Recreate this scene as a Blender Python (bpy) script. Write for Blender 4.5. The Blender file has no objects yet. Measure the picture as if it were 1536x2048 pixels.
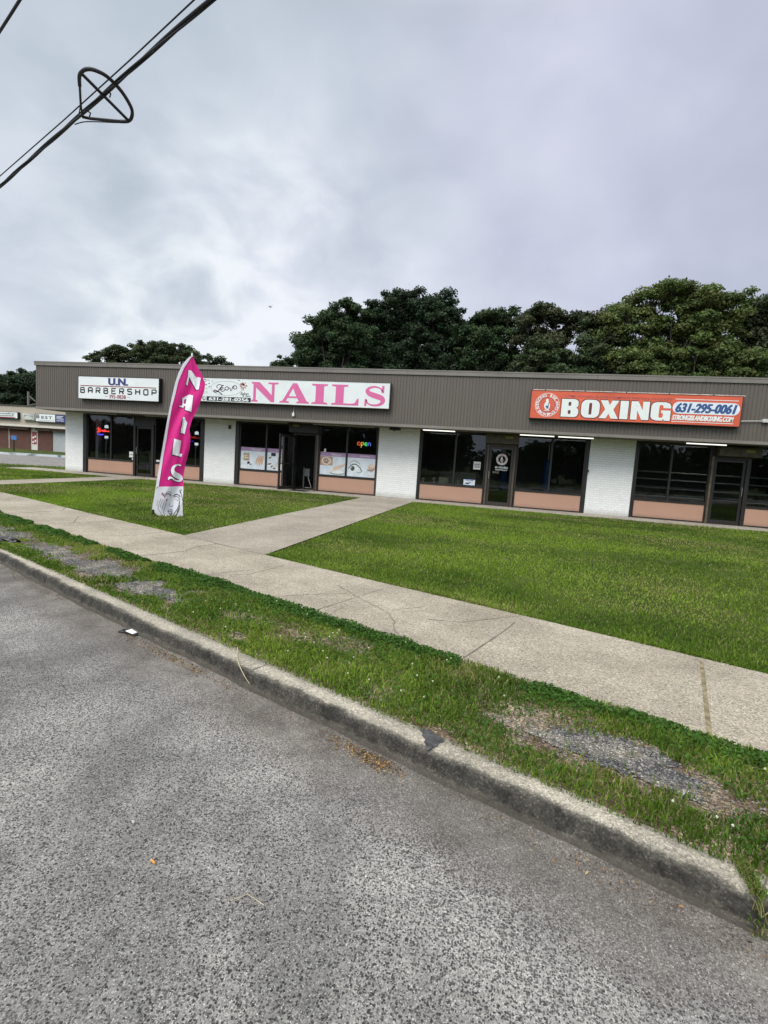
import bpy, bmesh, math, random
import numpy as np
from mathutils import Vector, Matrix
rnd = random.Random(7)
nr = np.random.default_rng(11)
D = bpy.data
SC = bpy.context.scene
COL = SC.collection
rad = math.radians

# ------------------------------------------------------------------ camera
R = np.array([[0.9677137620520905, 0.24366889059746777, 0.06446352837061728],
              [0.08712369501146244, -0.08338257617902282, -0.9927017718113024],
              [-0.23651540436626903, 0.9662674669804157, -0.10191980059199238]])   # right, down, forward
FPX, CH = 1043.4, 1.4286
cam_d = D.cameras.new('camera')
cam = D.objects.new('camera', cam_d); COL.objects.link(cam)
cam_d.sensor_fit = 'VERTICAL'; cam_d.sensor_height = 24.0; cam_d.sensor_width = 24.0
cam_d.lens = FPX / 2048 * 24.0
cam_d.clip_start = 0.05; cam_d.clip_end = 3000
m = Matrix.Identity(4)
for i in range(3):
    m[i][0] = R[0][i]; m[i][1] = -R[1][i]; m[i][2] = -R[2][i]
m[2][3] = CH
cam.matrix_world = m
SC.camera = cam

def ray(u, v):
    return R.T @ np.array([u - 768.0, v - 1024.0, FPX])
def G(u, v, z):                       # where a sight line meets a horizontal plane
    d = ray(u, v); t = (z - CH) / d[2]
    return (t * d[0], t * d[1])
def PY(u, v, Y):                      # where it meets a plane parallel to the shop front
    d = ray(u, v); t = Y / d[1]
    return (t * d[0], CH + t * d[2])
def dirn(u, v):
    d = ray(u, v); return d / np.linalg.norm(d)

# ------------------------------------------------------------------ node helper
def newmat(name):
    mt = D.materials.new(name); mt.use_nodes = True
    nt = mt.node_tree; nt.nodes.clear()
    return mt, NT(nt)
class NT:
    def __init__(s, nt): s.nt = nt
    def n(s, t, **kw):
        nd = s.nt.nodes.new(t); ins = kw.pop('i', {})
        for k, v in kw.items(): setattr(nd, k, v)
        for k, v in ins.items(): s.set(nd.inputs[k], v)
        return nd
    def set(s, sock, v):
        if hasattr(v, 'is_output') or isinstance(v, bpy.types.NodeSocket): s.nt.links.new(v, sock)
        elif isinstance(v, bpy.types.Node): s.nt.links.new(v.outputs[0], sock)
        else:
            if isinstance(v, (tuple, list)) and len(v) == 3 and sock.type == 'RGBA': v = (*v, 1)
            sock.default_value = v
    def math(s, op, a, b=0.0, c=None, clamp=False):
        nd = s.n('ShaderNodeMath', operation=op, use_clamp=clamp); s.set(nd.inputs[0], a); s.set(nd.inputs[1], b)
        if c is not None: s.set(nd.inputs[2], c)
        return nd.outputs[0]
    def mix(s, f, a, b, blend='MIX'):
        nd = s.n('ShaderNodeMix', data_type='RGBA', blend_type=blend)
        s.set(nd.inputs['Factor'], f); s.set(nd.inputs[6], a); s.set(nd.inputs[7], b)
        return nd.outputs[2]
    def ramp(s, f, stops):
        nd = s.n('ShaderNodeValToRGB'); s.set(nd.inputs[0], f); cr = nd.color_ramp
        while len(cr.elements) < len(stops): cr.elements.new(0.5)
        for e, (p, c) in zip(cr.elements, stops):
            e.position = p; e.color = (c, c, c, 1) if not isinstance(c, tuple) else (*c, 1)
        return nd.outputs[0]
    def noise(s, vec, scale, detail=4, rough=.55, dist=0.0):
        nd = s.n('ShaderNodeTexNoise'); s.set(nd.inputs['Vector'], vec)
        nd.inputs['Scale'].default_value = scale; nd.inputs['Detail'].default_value = detail
        nd.inputs['Roughness'].default_value = rough; nd.inputs['Distortion'].default_value = dist
        return nd.outputs['Fac']
    def voro(s, vec, scale, out='Color', feature='F1'):
        nd = s.n('ShaderNodeTexVoronoi', feature=feature); s.set(nd.inputs['Vector'], vec); nd.inputs['Scale'].default_value = scale
        return nd.outputs[out]
    def obj(s): return s.n('ShaderNodeTexCoord').outputs['Object']
    def uv(s): return s.n('ShaderNodeTexCoord').outputs['UV']
    def bump(s, h, strength=.3, dist=.01):
        nd = s.n('ShaderNodeBump'); s.set(nd.inputs['Height'], h)
        nd.inputs['Strength'].default_value = strength; nd.inputs['Distance'].default_value = dist
        return nd.outputs[0]
    def out(s, col, rough=.7, bump=None, metal=0.0, spec=.5, emit=None, es=0.0, extra=None):
        p = s.n('ShaderNodeBsdfPrincipled'); s.set(p.inputs['Base Color'], col); s.set(p.inputs['Roughness'], rough)
        p.inputs['Metallic'].default_value = metal; s.set(p.inputs['Specular IOR Level'], spec)
        if bump is not None: s.set(p.inputs['Normal'], bump)
        if emit is not None: s.set(p.inputs['Emission Color'], emit); p.inputs['Emission Strength'].default_value = es
        o = s.n('ShaderNodeOutputMaterial'); s.nt.links.new(p.outputs[0], o.inputs[0])
        return p
_mc = {}
def plain(name, c, rough=.6, var=.12, scale=6., metal=0., emit=None, es=0., bumps=0., spec=.5):
    if es and es < 1: name += '_dim'
    if name in _mc: return _mc[name]
    mt, t = newmat(name); o = t.obj()
    f = t.noise(o, scale, 5, .6)
    lo = tuple(x * (1 - var) for x in c); hi = tuple(min(1, x * (1 + var)) for x in c)
    col = t.mix(t.ramp(f, [(.3, 0.), (.7, 1.)]), lo, hi)
    b = t.bump(t.noise(o, scale * 12, 3), bumps, .004) if bumps else None
    t.out(col, rough, b, metal, spec, emit, es)
    _mc[name] = mt
    return mt

# ------------------------------------------------------------------ world: overcast sky
W = D.worlds.new('World'); SC.world = W; W.use_nodes = True
W.node_tree.nodes.clear(); w = NT(W.node_tree)
SUN_EL, SUN_AZ = 46.0, 200.0           # high, behind and left of the viewer, behind the cloud
gen = w.n('ShaderNodeTexCoord').outputs['Generated']
sep = w.n('ShaderNodeSeparateXYZ', i={0: gen})
zc = w.math('MAXIMUM', sep.outputs[2], 0.0)
den = w.math('ADD', zc, 0.48)
px_ = w.math('DIVIDE', sep.outputs[0], den); py_ = w.math('DIVIDE', sep.outputs[1], den)
vec = w.n('ShaderNodeCombineXYZ', i={0: px_, 1: py_}).outputs[0]
n1 = w.noise(vec, 1.5, 4, .5, .5)
n2 = w.noise(vec, 5.0, 5, .5, .3)
def lobe(u, v, k):
    d = dirn(u, v)
    dt = w.n('ShaderNodeVectorMath', operation='DOT_PRODUCT', i={0: gen, 1: tuple(d)}).outputs['Value']
    return w.math('POWER', w.math('MAXIMUM', dt, 0.0), k)
cl = w.math('MULTIPLY_ADD', n1, .60, w.math('MULTIPLY_ADD', n2, .22, .128))
cl = w.math('ADD', cl, w.math('MULTIPLY', w.math('MULTIPLY', lobe(400, 630, 26), w.ramp(n2, [(.30, .35), (.62, 1.)])), .36))
cl = w.math('ADD', cl, w.math('MULTIPLY', w.math('MULTIPLY', lobe(590, 385, 140), w.ramp(n2, [(.35, .2), (.6, 1.)])), .11))
cl = w.math('ADD', cl, w.math('MULTIPLY', lobe(1150, 200, 9), .065))
cl = w.math('SUBTRACT', cl, w.math('MULTIPLY', lobe(1600, 380, 30), .05))
cl = w.math('SUBTRACT', cl, w.math('MULTIPLY', lobe(60, 470, 40), .035))
cl = w.math('ADD', cl, w.n('ShaderNodeMapRange', i={0: sep.outputs[2], 1: .45, 2: .08, 3: 0.0, 4: .085}).outputs[0])
skycol = w.ramp(cl, [(.34, (.33, .385, .445)), (.46, (.385, .44, .51)), (.57, (.45, .505, .58)), (.70, (.57, .625, .69)), (.84, (.74, .78, .82))])
tint = w.math('MULTIPLY_ADD', w.noise(vec, 2.2, 2, .5), .45, w.math('MULTIPLY', lobe(1450, 330, 7), .38))
skycol = w.mix(w.ramp(tint, [(.24, 0.), (.60, .62)]), skycol, w.mix(1.0, skycol, (1.07, .955, 1.09), 'MULTIPLY'))
# an overcast dome is brighter overhead and round the hidden sun
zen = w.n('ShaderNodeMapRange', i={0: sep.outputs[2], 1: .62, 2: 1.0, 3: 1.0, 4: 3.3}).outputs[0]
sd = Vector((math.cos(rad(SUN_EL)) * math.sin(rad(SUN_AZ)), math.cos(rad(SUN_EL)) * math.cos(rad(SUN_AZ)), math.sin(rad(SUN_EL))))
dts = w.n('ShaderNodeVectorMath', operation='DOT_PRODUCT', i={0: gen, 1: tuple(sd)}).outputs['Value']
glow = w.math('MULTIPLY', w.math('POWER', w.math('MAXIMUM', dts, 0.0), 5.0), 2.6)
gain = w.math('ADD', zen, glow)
neut = w.n('ShaderNodeMapRange', i={0: sep.outputs[2], 1: .60, 2: .85, 3: 0.0, 4: 1.0}).outputs[0]
skycol = w.mix(neut, skycol, w.mix(1., skycol, (1.12, 1.0, .84), 'MULTIPLY'))
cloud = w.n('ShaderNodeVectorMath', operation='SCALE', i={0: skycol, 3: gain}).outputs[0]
nish = w.n('ShaderNodeTexSky', sky_type='NISHITA', sun_disc=False, sun_elevation=rad(SUN_EL), sun_rotation=rad(SUN_AZ))
bg1 = w.n('ShaderNodeBackground', i={0: nish.outputs[0], 1: .05})
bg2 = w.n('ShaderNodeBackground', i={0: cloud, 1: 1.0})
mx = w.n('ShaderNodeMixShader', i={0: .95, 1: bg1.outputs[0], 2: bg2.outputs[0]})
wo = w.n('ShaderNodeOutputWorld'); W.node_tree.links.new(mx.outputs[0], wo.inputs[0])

sl = D.lights.new('sun', 'SUN'); sl.energy = 1.5; sl.angle = rad(24); sl.color = (1.0, .95, .86)
so = D.objects.new('sun', sl); COL.objects.link(so)
so.rotation_euler = sd.to_track_quat('Z', 'Y').to_euler()
SC.view_settings.view_transform = 'Standard'; SC.view_settings.look = 'None'
SC.view_settings.gamma = 1.0; SC.view_settings.use_curve_mapping = False
SC.view_settings.exposure = 0.30
SC.cycles.max_bounces = 6; SC.cycles.transparent_max_bounces = 12; SC.cycles.caustics_reflective = False; SC.cycles.caustics_refractive = False

# ------------------------------------------------------------------ object helpers
class MB:
    def __init__(s): s.v = []; s.f = []; s.mi = []; s.cur = 0
    def add(s, vs, fs):
        b = len(s.v); s.v += [tuple(p) for p in vs]
        for f in fs: s.f.append([b + i for i in f]); s.mi.append(s.cur)
        return s
    def box(s, x0, x1, y0, y1, z0, z1):
        return s.add([(x0,y0,z0),(x1,y0,z0),(x1,y1,z0),(x0,y1,z0),(x0,y0,z1),(x1,y0,z1),(x1,y1,z1),(x0,y1,z1)],
                     [(3,2,1,0),(4,5,6,7),(0,1,5,4),(1,2,6,5),(2,3,7,6),(3,0,4,7)])
    def tube(s, pts, r, n=8, cap=True):
        pts = [Vector(p) for p in pts]; k = len(pts)
        rs = r if isinstance(r, (list, tuple)) else [r] * k
        vs = []; up = Vector((0.13, 0.21, 0.97))
        for i, p in enumerate(pts):
            d = (pts[min(i + 1, k - 1)] - pts[max(i - 1, 0)]).normalized()
            a = d.cross(up)
            if a.length < .05: a = d.cross(Vector((1, 0, 0)))
            a.normalize(); b = d.cross(a)
            for j in range(n):
                t = 2 * math.pi * j / n
                vs.append(p + (a * math.cos(t) + b * math.sin(t)) * rs[i])
        fs = [(i*n+j, i*n+(j+1)%n, (i+1)*n+(j+1)%n, (i+1)*n+j) for i in range(k-1) for j in range(n)]
        if cap: fs += [tuple(range(n))[::-1], tuple(range((k-1)*n, k*n))]
        return s.add(vs, fs)
    def flat(s, mesh2, Y, proud=0.0):
        vs, fs = mesh2
        return s.add([(x, Y - proud, z) for x, z in vs], fs)
    def build(s, name, mats, parent=None, smooth=False, bevel=0.0):
        me = D.meshes.new(name); me.from_pydata(s.v, [], s.f)
        for mt in (mats if isinstance(mats, (list, tuple)) else [mats]): me.materials.append(mt)
        if any(s.mi): me.polygons.foreach_set('material_index', s.mi)
        if smooth: me.polygons.foreach_set('use_smooth', [True] * len(me.polygons))
        me.validate(); me.update()
        o = D.objects.new(name, me); COL.objects.link(o)
        if parent: o.parent = parent
        if bevel:
            b = o.modifiers.new('bevel', 'BEVEL'); b.width = bevel; b.segments = 2; b.limit_method = 'ANGLE'
        return o
def tag(o, label, cat, group=None, kind=None):
    if label: o['label'] = label
    if cat: o['category'] = cat
    if group: o['group'] = group
    if kind: o['kind'] = kind
    return o
def thing(name, label, cat, group=None):
    o = D.objects.new(name, None); COL.objects.link(o); o.empty_display_size = .2
    return tag(o, label, cat, group)
def struct(o): o['kind'] = 'structure'; return o

# ---- 2D lettering: everything ends as (verts, faces) in a flat x,z plane
def _curve2mesh(c):
    o = D.objects.new('tmp', c); COL.objects.link(o)
    bpy.context.view_layer.update()
    ev = o.evaluated_get(bpy.context.evaluated_depsgraph_get()); me = ev.to_mesh()
    vs = [(v.co.x, v.co.y) for v in me.vertices]; fs = []
    for p in me.polygons:
        f = list(p.vertices); a = 0
        for i in range(len(f)):
            x0, y0 = vs[f[i]]; x1, y1 = vs[f[(i+1) % len(f)]]; a += x0*y1 - x1*y0
        fs.append(f if a > 0 else f[::-1])
    ev.to_mesh_clear(); D.objects.remove(o); D.curves.remove(c)
    return vs, fs
def text2(s, bold=0.0, shear=0.0, space=1.0):
    c = D.curves.new('t', 'FONT'); c.body = s; c.offset = min(bold, .026); c.shear = shear; c.space_character = space; c.resolution_u = 3
    return _curve2mesh(c)
def loops2(loops):
    c = D.curves.new('t', 'CURVE'); c.dimensions = '2D'; c.fill_mode = 'BOTH'
    for lp in loops:
        sp = c.splines.new('POLY'); sp.points.add(len(lp) - 1)
        for p, q in zip(sp.points, lp): p.co = (q[0], q[1], 0, 1)
        sp.use_cyclic_u = True
    return _curve2mesh(c)
def fit(m2, x0, x1, z0, z1):
    vs, fs = m2; xs = [v[0] for v in vs]; zs = [v[1] for v in vs]
    a, b, c, d = min(xs), max(xs), min(zs), max(zs)
    return [(x0 + (x - a) / (b - a) * (x1 - x0), z0 + (z - c) / (d - c) * (z1 - z0)) for x, z in vs], fs
def join2(*ms):
    V_, F_ = [], []
    for vs, fs in ms:
        b = len(V_); V_ += vs; F_ += [[b + i for i in f] for f in fs]
    return V_, F_
def stroke(pts, wd):
    """ribbon along a polyline, width may vary; square ends"""
    n = len(pts); ws = wd if isinstance(wd, (list, tuple)) else [wd] * n
    L, Rr = [], []
    for i in range(n):
        x0, y0 = pts[max(i-1, 0)]; x1, y1 = pts[min(i+1, n-1)]
        dx, dy = x1 - x0, y1 - y0; q = math.hypot(dx, dy) or 1
        nx, ny = -dy/q*ws[i]/2, dx/q*ws[i]/2
        L.append((pts[i][0] + nx, pts[i][1] + ny)); Rr.append((pts[i][0] - nx, pts[i][1] - ny))
    return L + Rr, [[i, n + i, n + i + 1, i + 1] for i in range(n - 1)]
def smooth(pts, k=6, closed=False):
    out = []; n = len(pts)
    rng_ = range(n if closed else n - 1)
    for i in rng_:
        if closed: p = [pts[(i + j) % n] for j in (-1, 0, 1, 2)]
        else: p = [pts[max(i-1, 0)], pts[i], pts[i+1], pts[min(i+2, n-1)]]
        for j in range(k):
            t = j / k
            out.append(tuple(.5 * (2*p[1][a] + (p[2][a]-p[0][a])*t + (2*p[0][a]-5*p[1][a]+4*p[2][a]-p[3][a])*t*t + (3*p[1][a]-p[0][a]-3*p[2][a]+p[3][a])*t**3) for a in range(len(pts[0]))))
    if not closed: out.append(tuple(pts[-1]))
    return out
def ell(cx, cy, rx, ry, n=20, rot=0.0, a0=0, a1=360):
    c, s_ = math.cos(rot), math.sin(rot); out = []
    full = (a1 - a0) == 360
    for i in range(n if full else n + 1):
        t = rad(a0 + (a1 - a0) * i / n); x, y = rx*math.cos(t), ry*math.sin(t)
        out.append((cx + x*c - y*s_, cy + x*s_ + y*c))
    return out
def rect(x0, x1, z0, z1): return ([(x0, z0), (x1, z0), (x1, z1), (x0, z1)], [[0, 1, 2, 3]])
def poly(pts):
    return loops2([pts])
def xf(m2, fn): return [fn(x, z) for x, z in m2[0]], m2[1]

SK = {  # squarish stroke letters in a 1 x 1.5 cell
 'B': [[(.0,0),(.0,1.5),(.75,1.5),(.9,1.35),(.9,.95),(.75,.8),(0,.8)],[(.75,.8),(1,.62),(1,.15),(.85,0),(0,0)]],
 'A': [[(0,0),(0,1.3),(.2,1.5),(.8,1.5),(1,1.3),(1,0)],[(0,.62),(1,.62)]],
 'R': [[(0,0),(0,1.5),(.85,1.5),(1,1.35),(1,.85),(.85,.7),(0,.7)],[(.5,.7),(1,0)]],
 'E': [[(1,1.5),(0,1.5),(0,0),(1,0)],[(0,.78),(.85,.78)]],
 'S': [[(1,1.3),(.85,1.5),(.15,1.5),(0,1.35),(0,.95),(.15,.8),(.85,.72),(1,.55),(1,.15),(.85,0),(.15,0),(0,.2)]],
 'H': [[(0,0),(0,1.5)],[(1,0),(1,1.5)],[(0,.78),(1,.78)]],
 'O': [[(.5,1.5),(.15,1.5),(0,1.35),(0,.15),(.15,0),(.85,0),(1,.15),(1,1.35),(.85,1.5),(.5,1.5)]],
 'P': [[(0,0),(0,1.5),(.85,1.5),(1,1.35),(1,.8),(.85,.65),(0,.65)]]}
def strokeword(wd, x0, x1, z0, z1, lw, fill=.5):
    out = []; n = len(wd); cw = (x1 - x0) / (n - 1 + fill); W_ = cw * fill
    for i, ch in enumerate(wd):
        for st in SK[ch]:
            out.append(stroke([(x0 + i*cw + p[0]*W_, z0 + p[1]/1.5*(z1-z0)) for p in st], lw))
    return join2(*out)

# ------------------------------------------------------------------ materials
def m_asphalt():
    mt, t = newmat('street_asphalt'); o = t.obj(); uv = t.uv()
    d = t.n('ShaderNodeSeparateXYZ', i={0: uv}).outputs[1]
    wn = t.n('ShaderNodeVectorMath', operation='SCALE', i={0: t.n('ShaderNodeTexNoise', i={'Vector': o, 'Scale': 90.}).outputs['Color'], 3: .010}).outputs[0]
    vv = t.n('ShaderNodeVectorMath', operation='ADD', i={0: o, 1: wn}).outputs[0]
    va = t.n('ShaderNodeTexVoronoi', i={'Vector': vv, 'Scale': 122.}); vb = t.n('ShaderNodeTexVoronoi', i={'Vector': vv, 'Scale': 240.})
    ca = t.n('ShaderNodeSeparateColor', i={0: va.outputs['Color']}); cb = t.n('ShaderNodeSeparateColor', i={0: vb.outputs['Color']})
    s1, s2, s3 = ca.outputs[0], cb.outputs[1], ca.outputs[2]
    base = t.mix(t.ramp(t.noise(o, 1.0, 6, .62), [(.40, 0.), (.60, 1.)]), (.175, .17, .162), (.325, .314, .295))
    base = t.mix(1., base, t.ramp(s2, [(0., .5), (.4, .92), (.85, 1.15), (.97, 1.7)]), 'MULTIPLY')
    big = t.ramp(t.noise(o, .9, 4, .55), [(.36, .45), (.62, .88)])          # how many dark stones are bared
    inst = t.math('LESS_THAN', va.outputs['Distance'], t.math('MULTIPLY_ADD', cb.outputs[0], .0, t.math('MULTIPLY_ADD', ca.outputs[1], .30, .36)))
    dk = t.math('MULTIPLY', t.math('LESS_THAN', s1, big), inst)
    col = t.mix(t.math('MULTIPLY', dk, .94), base, t.mix(s3, (.014, .014, .016), (.10, .097, .094)))
    lt = t.math('MULTIPLY', t.math('GREATER_THAN', cb.outputs[2], .965), t.math('LESS_THAN', vb.outputs['Distance'], .45))
    col = t.mix(t.math('MULTIPLY', lt, .8), col, t.mix(s3, (.70, .69, .66), (.46, .38, .32)))
    # silt and dirt lying in the gutter
    dd = t.math('ADD', d, t.math('MULTIPLY', t.math('SUBTRACT', t.noise(o, 2.2, 5, .62), .5), .8))
    silt = t.ramp(dd, [(.22, 1.), (.55, 0.)])
    siltc = t.mix(t.ramp(t.noise(o, 3.5, 6, .65), [(.4, 0.), (.65, 1.)]), (.10, .082, .070), (.215, .195, .175))
    siltc = t.mix(1., siltc, t.ramp(s2, [(0., .55), (.5, 1.), (.93, 1.2), (.97, 2.4)]), 'MULTIPLY')
    col = t.mix(t.math('MULTIPLY', silt, .72), col, siltc)
    # wear stain blotches
    bl = t.ramp(t.noise(o, .75, 3, .5, .4), [(.50, 0.), (.70, .45)])
    col = t.mix(bl, col, (.06, .058, .056))
    h = t.math('ADD', s1, t.math('MULTIPLY', s2, .5))
    t.out(col, .88, t.bump(h, .55, .004), spec=.3)
    return mt
def m_concrete(name, a, b, s=130, dark=.5, cont=1., stain=True):
    mt, t = newmat(name); o = t.obj()
    vv = t.n('ShaderNodeVectorMath', operation='ADD', i={0: o, 1: t.n('ShaderNodeVectorMath', operation='SCALE', i={0: t.n('ShaderNodeTexNoise', i={'Vector': o, 'Scale': 70.}).outputs['Color'], 3: .01}).outputs[0]}).outputs[0]
    c1 = t.n('ShaderNodeSeparateColor', i={0: t.voro(vv, s)}); c2 = t.n('ShaderNodeSeparateColor', i={0: t.voro(vv, s * 2.1)})
    base = t.mix(t.ramp(t.noise(o, 1.1, 6, .62), [(.32, 0.), (.66, 1.)]), a, b)
    col = t.mix(1., base, t.ramp(c1.outputs[0], [(0., dark), (.2, .8), (.5, 1.), (.85, 1.15), (.92, 1.55)]), 'MULTIPLY')
    col = t.mix(1., col, t.ramp(c2.outputs[1], [(0., .66), (.3, .95), (.8, 1.1), (.97, 1.3)]), 'MULTIPLY')
    col = t.mix(t.math('MULTIPLY', t.ramp(c1.outputs[2], [(.6, 0.), (.8, 1.)]), .3), col, (.42, .30, .19))
    if stain:
        col = t.mix(t.ramp(t.noise(o, 3.2, 5, .7, .6), [(.55, 0.), (.75, .42)]), col, (.17, .15, .125))
    t.out(col, .9, t.bump(t.math('ADD', c1.outputs[0], t.math('MULTIPLY', c2.outputs[1], .5)), .4, .003), spec=.3)
    return mt
def m_curb():
    mt, t = newmat('curb_concrete'); o = t.obj(); uv = t.uv()
    sp = t.n('ShaderNodeSeparateXYZ', i={0: uv}); hgt = sp.outputs[1]     # v runs over the profile: 0 foot .. .13 edge .. .30 back
    v1 = t.n('ShaderNodeSeparateColor', i={0: t.voro(o, 120)}); v2 = t.n('ShaderNodeSeparateColor', i={0: t.voro(o, 260)})
    base = t.mix(t.ramp(t.noise(o, 2.3, 6, .65), [(.35, 0.), (.68, 1.)]), (.29, .265, .215), (.44, .40, .33))
    base = t.mix(1., base, t.ramp(v1.outputs[0], [(0., .6), (.3, .92), (.8, 1.1), (.95, 1.5)]), 'MULTIPLY')
    base = t.mix(1., base, t.ramp(v2.outputs[1], [(0., .7), (.4, 1.), (1., 1.2)]), 'MULTIPLY')
    st = t.n('ShaderNodeMapping', i={0: o, 3: (1., 1., 3.)}).outputs[0]
    wv = t.math('ADD', hgt, t.math('MULTIPLY', t.math('SUBTRACT', t.noise(st, 6., 7, .78), .5), .13))
    lowc = t.mix(t.noise(o, 18, 5, .7), (.085, .075, .06), (.20, .175, .145))
    base = t.mix(t.ramp(hgt, [(.03, .9), (.10, 0.)]), base, lowc)
    band = t.ramp(wv, [(.0, .45), (.035, .5), (.065, .93), (.125, .98), (.152, .75), (.172, .2), (.215, .0)])
    soot = t.mix(1., t.mix(t.ramp(t.noise(o, 9, 6, .75), [(.38, 0.), (.66, 1.)]), (.012, .012, .011), (.065, .06, .052)), t.ramp(v1.outputs[0], [(0., .6), (.85, 1.2), (.95, 1.9)]), 'MULTIPLY')
    col = t.mix(band, base, soot)
    t.out(col, .9, t.bump(t.math('ADD', v1.outputs[0], t.math('MULTIPLY', t.noise(o, 25, 5, .7), 2.)), .5, .004), spec=.3)
    return mt
def m_soil():
    mt, t = newmat('verge_soil'); o = t.obj()
    v1 = t.n('ShaderNodeSeparateColor', i={0: t.voro(o, 85)}); v2 = t.n('ShaderNodeSeparateColor', i={0: t.voro(o, 190)})
    base = t.mix(t.ramp(t.noise(o, 2.6, 5, .6, .5), [(.42, 0.), (.6, 1.)]), (.12, .085, .06), (.25, .20, .145))
    base = t.mix(t.ramp(t.noise(o, 1.7, 4, .6), [(.55, 0.), (.7, .7)]), base, (.15, .10, .065))
    col = t.mix(1., base, t.ramp(v1.outputs[0], [(0., .45), (.4, .9), (.8, 1.1), (.93, 2.0)]), 'MULTIPLY')
    col = t.mix(1., col, t.ramp(v2.outputs[1], [(0., .5), (.5, 1.), (1., 1.5)]), 'MULTIPLY')
    t.out(col, .95, t.bump(t.math('ADD', v1.outputs[0], v2.outputs[1]), .7, .006), spec=.2)
    return mt
def m_lawnbase():
    mt, t = newmat('lawn_turf'); o = t.obj()
    f = t.noise(o, .45, 5, .6); g = t.noise(o, 14, 6, .75); k = t.noise(o, 90, 3, .7)
    col = t.mix(t.ramp(f, [(.38, 0.), (.62, 1.)]), (.040, .060, .014), (.075, .095, .024))
    col = t.mix(t.ramp(t.noise(o, 1.1, 5, .65), [(.54, 0.), (.70, .6)]), col, (.16, .14, .07))
    col = t.mix(1., col, t.ramp(g, [(.25, .5), (.5, 1.), (.75, 1.5)]), 'MULTIPLY')
    col = t.mix(1., col, t.ramp(k, [(.3, .55), (.5, 1.), (.7, 1.5)]), 'MULTIPLY')
    t.out(col, .95, t.bump(t.math('ADD', g, k), .8, .02), spec=.1)
    return mt
def m_leaf(name, tr=.35, rough=.6, spec=.25, gain=1.0):
    mt, t = newmat(name)
    c = t.n('ShaderNodeVertexColor', layer_name='Col').outputs[0]
    if gain != 1: c = t.mix(1., c, (gain, gain, gain), 'MULTIPLY')
    p = t.n('ShaderNodeBsdfPrincipled', i={'Base Color': c, 'Roughness': rough, 'Specular IOR Level': spec})
    tl = t.n('ShaderNodeBsdfTranslucent', i={0: t.mix(1., c, (1.1, 1.25, .6), 'MULTIPLY')})
    mx_ = t.n('ShaderNodeMixShader', i={0: tr, 1: p.outputs[0], 2: tl.outputs[0]})
    o = t.n('ShaderNodeOutputMaterial'); t.nt.links.new(mx_.outputs[0], o.inputs[0])
    return mt
def m_brick():
    mt, t = newmat('white_painted_brick'); o = t.obj()
    sp = t.n('ShaderNodeSeparateXYZ', i={0: o})
    v = t.n('ShaderNodeCombineXYZ', i={0: t.math('ADD', sp.outputs[0], sp.outputs[1]), 1: sp.outputs[2]}).outputs[0]
    br = t.n('ShaderNodeTexBrick', i={'Vector': v, 'Scale': 1.0, 'Mortar Size': .006, 'Brick Width': .21, 'Row Height': .075, 'Mortar Smooth': .4,
        'Color1': (.86, .86, .85, 1), 'Color2': (.80, .81, .80, 1), 'Mortar': (.68, .69, .68, 1)})
    col = t.mix(t.ramp(t.noise(o, 3, 6, .7), [(.5, 0.), (.75, .35)]), br.outputs[0], (.60, .62, .60))
    zz = t.math('ADD', sp.outputs[2], t.math('MULTIPLY', t.noise(o, 6, 5, .7), .25))
    col = t.mix(t.ramp(zz, [(.08, .75), (.34, 0.)]), col, (.33, .32, .26))
    h = t.math('SUBTRACT', t.math('MULTIPLY', t.noise(o, 60, 4, .7), .35), br.outputs['Fac'])
    t.out(col, .55, t.bump(h, .7, .008))
    return mt
def m_metal_fascia():
    mt, t = newmat('brown_ribbed_metal'); o = t.obj()
    sp = t.n('ShaderNodeSeparateXYZ', i={0: o})
    strk = t.n('ShaderNodeMapping', i={0: o, 3: (9., 1., .5)}).outputs[0]
    col = t.mix(t.noise(strk, 1.1, 4, .6), (.100, .084, .072), (.138, .118, .102))
    col = t.mix(t.ramp(t.noise(strk, 3, 5, .7), [(.56, 0.), (.75, .4)]), col, (.058, .049, .043))
    zz = t.math('ADD', sp.outputs[2], t.math('MULTIPLY', t.noise(strk, 2.0, 4, .7), .5))
    col = t.mix(t.ramp(t.math('SUBTRACT', zz, 2.5), [(.25, .35), (.6, 0.)]), col, (.10, .09, .08))
    t.out(col, .5, t.bump(t.noise(o, 12, 3), .15, .01), spec=.4)
    return mt
def m_glass(name='shop_glass', tint=(.55, .6, .58), gain=1.45):
    mt, t = newmat(name)
    fr = t.n('ShaderNodeFresnel', i={0: 1.5}).outputs[0]
    wob = t.bump(t.noise(t.obj(), 1.3, 2), .06, .05)
    gl = t.n('ShaderNodeBsdfGlossy', i={0: (.9, .95, 1, 1), 1: .015, 'Normal': wob})
    tr = t.n('ShaderNodeBsdfTransparent', i={0: (*tint, 1)})
    mx_ = t.n('ShaderNodeMixShader', i={0: t.math('MULTIPLY', fr, gain, clamp=True), 1: tr.outputs[0], 2: gl.outputs[0]})
    o = t.n('ShaderNodeOutputMaterial'); t.nt.links.new(mx_.outputs[0], o.inputs[0])
    return mt
def m_panel():
    mt, t = newmat('salmon_panel'); o = t.obj()
    sp = t.n('ShaderNodeSeparateXYZ', i={0: o})
    col = t.mix(t.noise(o, 1.2, 5, .6), (.40, .235, .165), (.49, .295, .21))
    zz = t.math('ADD', sp.outputs[2], t.math('MULTIPLY', t.noise(o, 5, 5, .7), .16))
    col = t.mix(t.ramp(zz, [(.08, .7), (.24, 0.)]), col, (.22, .14, .10))
    t.out(col, .6, t.bump(t.noise(o, 50, 3), .15, .004))
    return mt
M_AS, M_SW = m_asphalt(), m_concrete('sidewalk_concrete', (.235, .213, .172), (.40, .363, .295), 120, .32)
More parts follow.
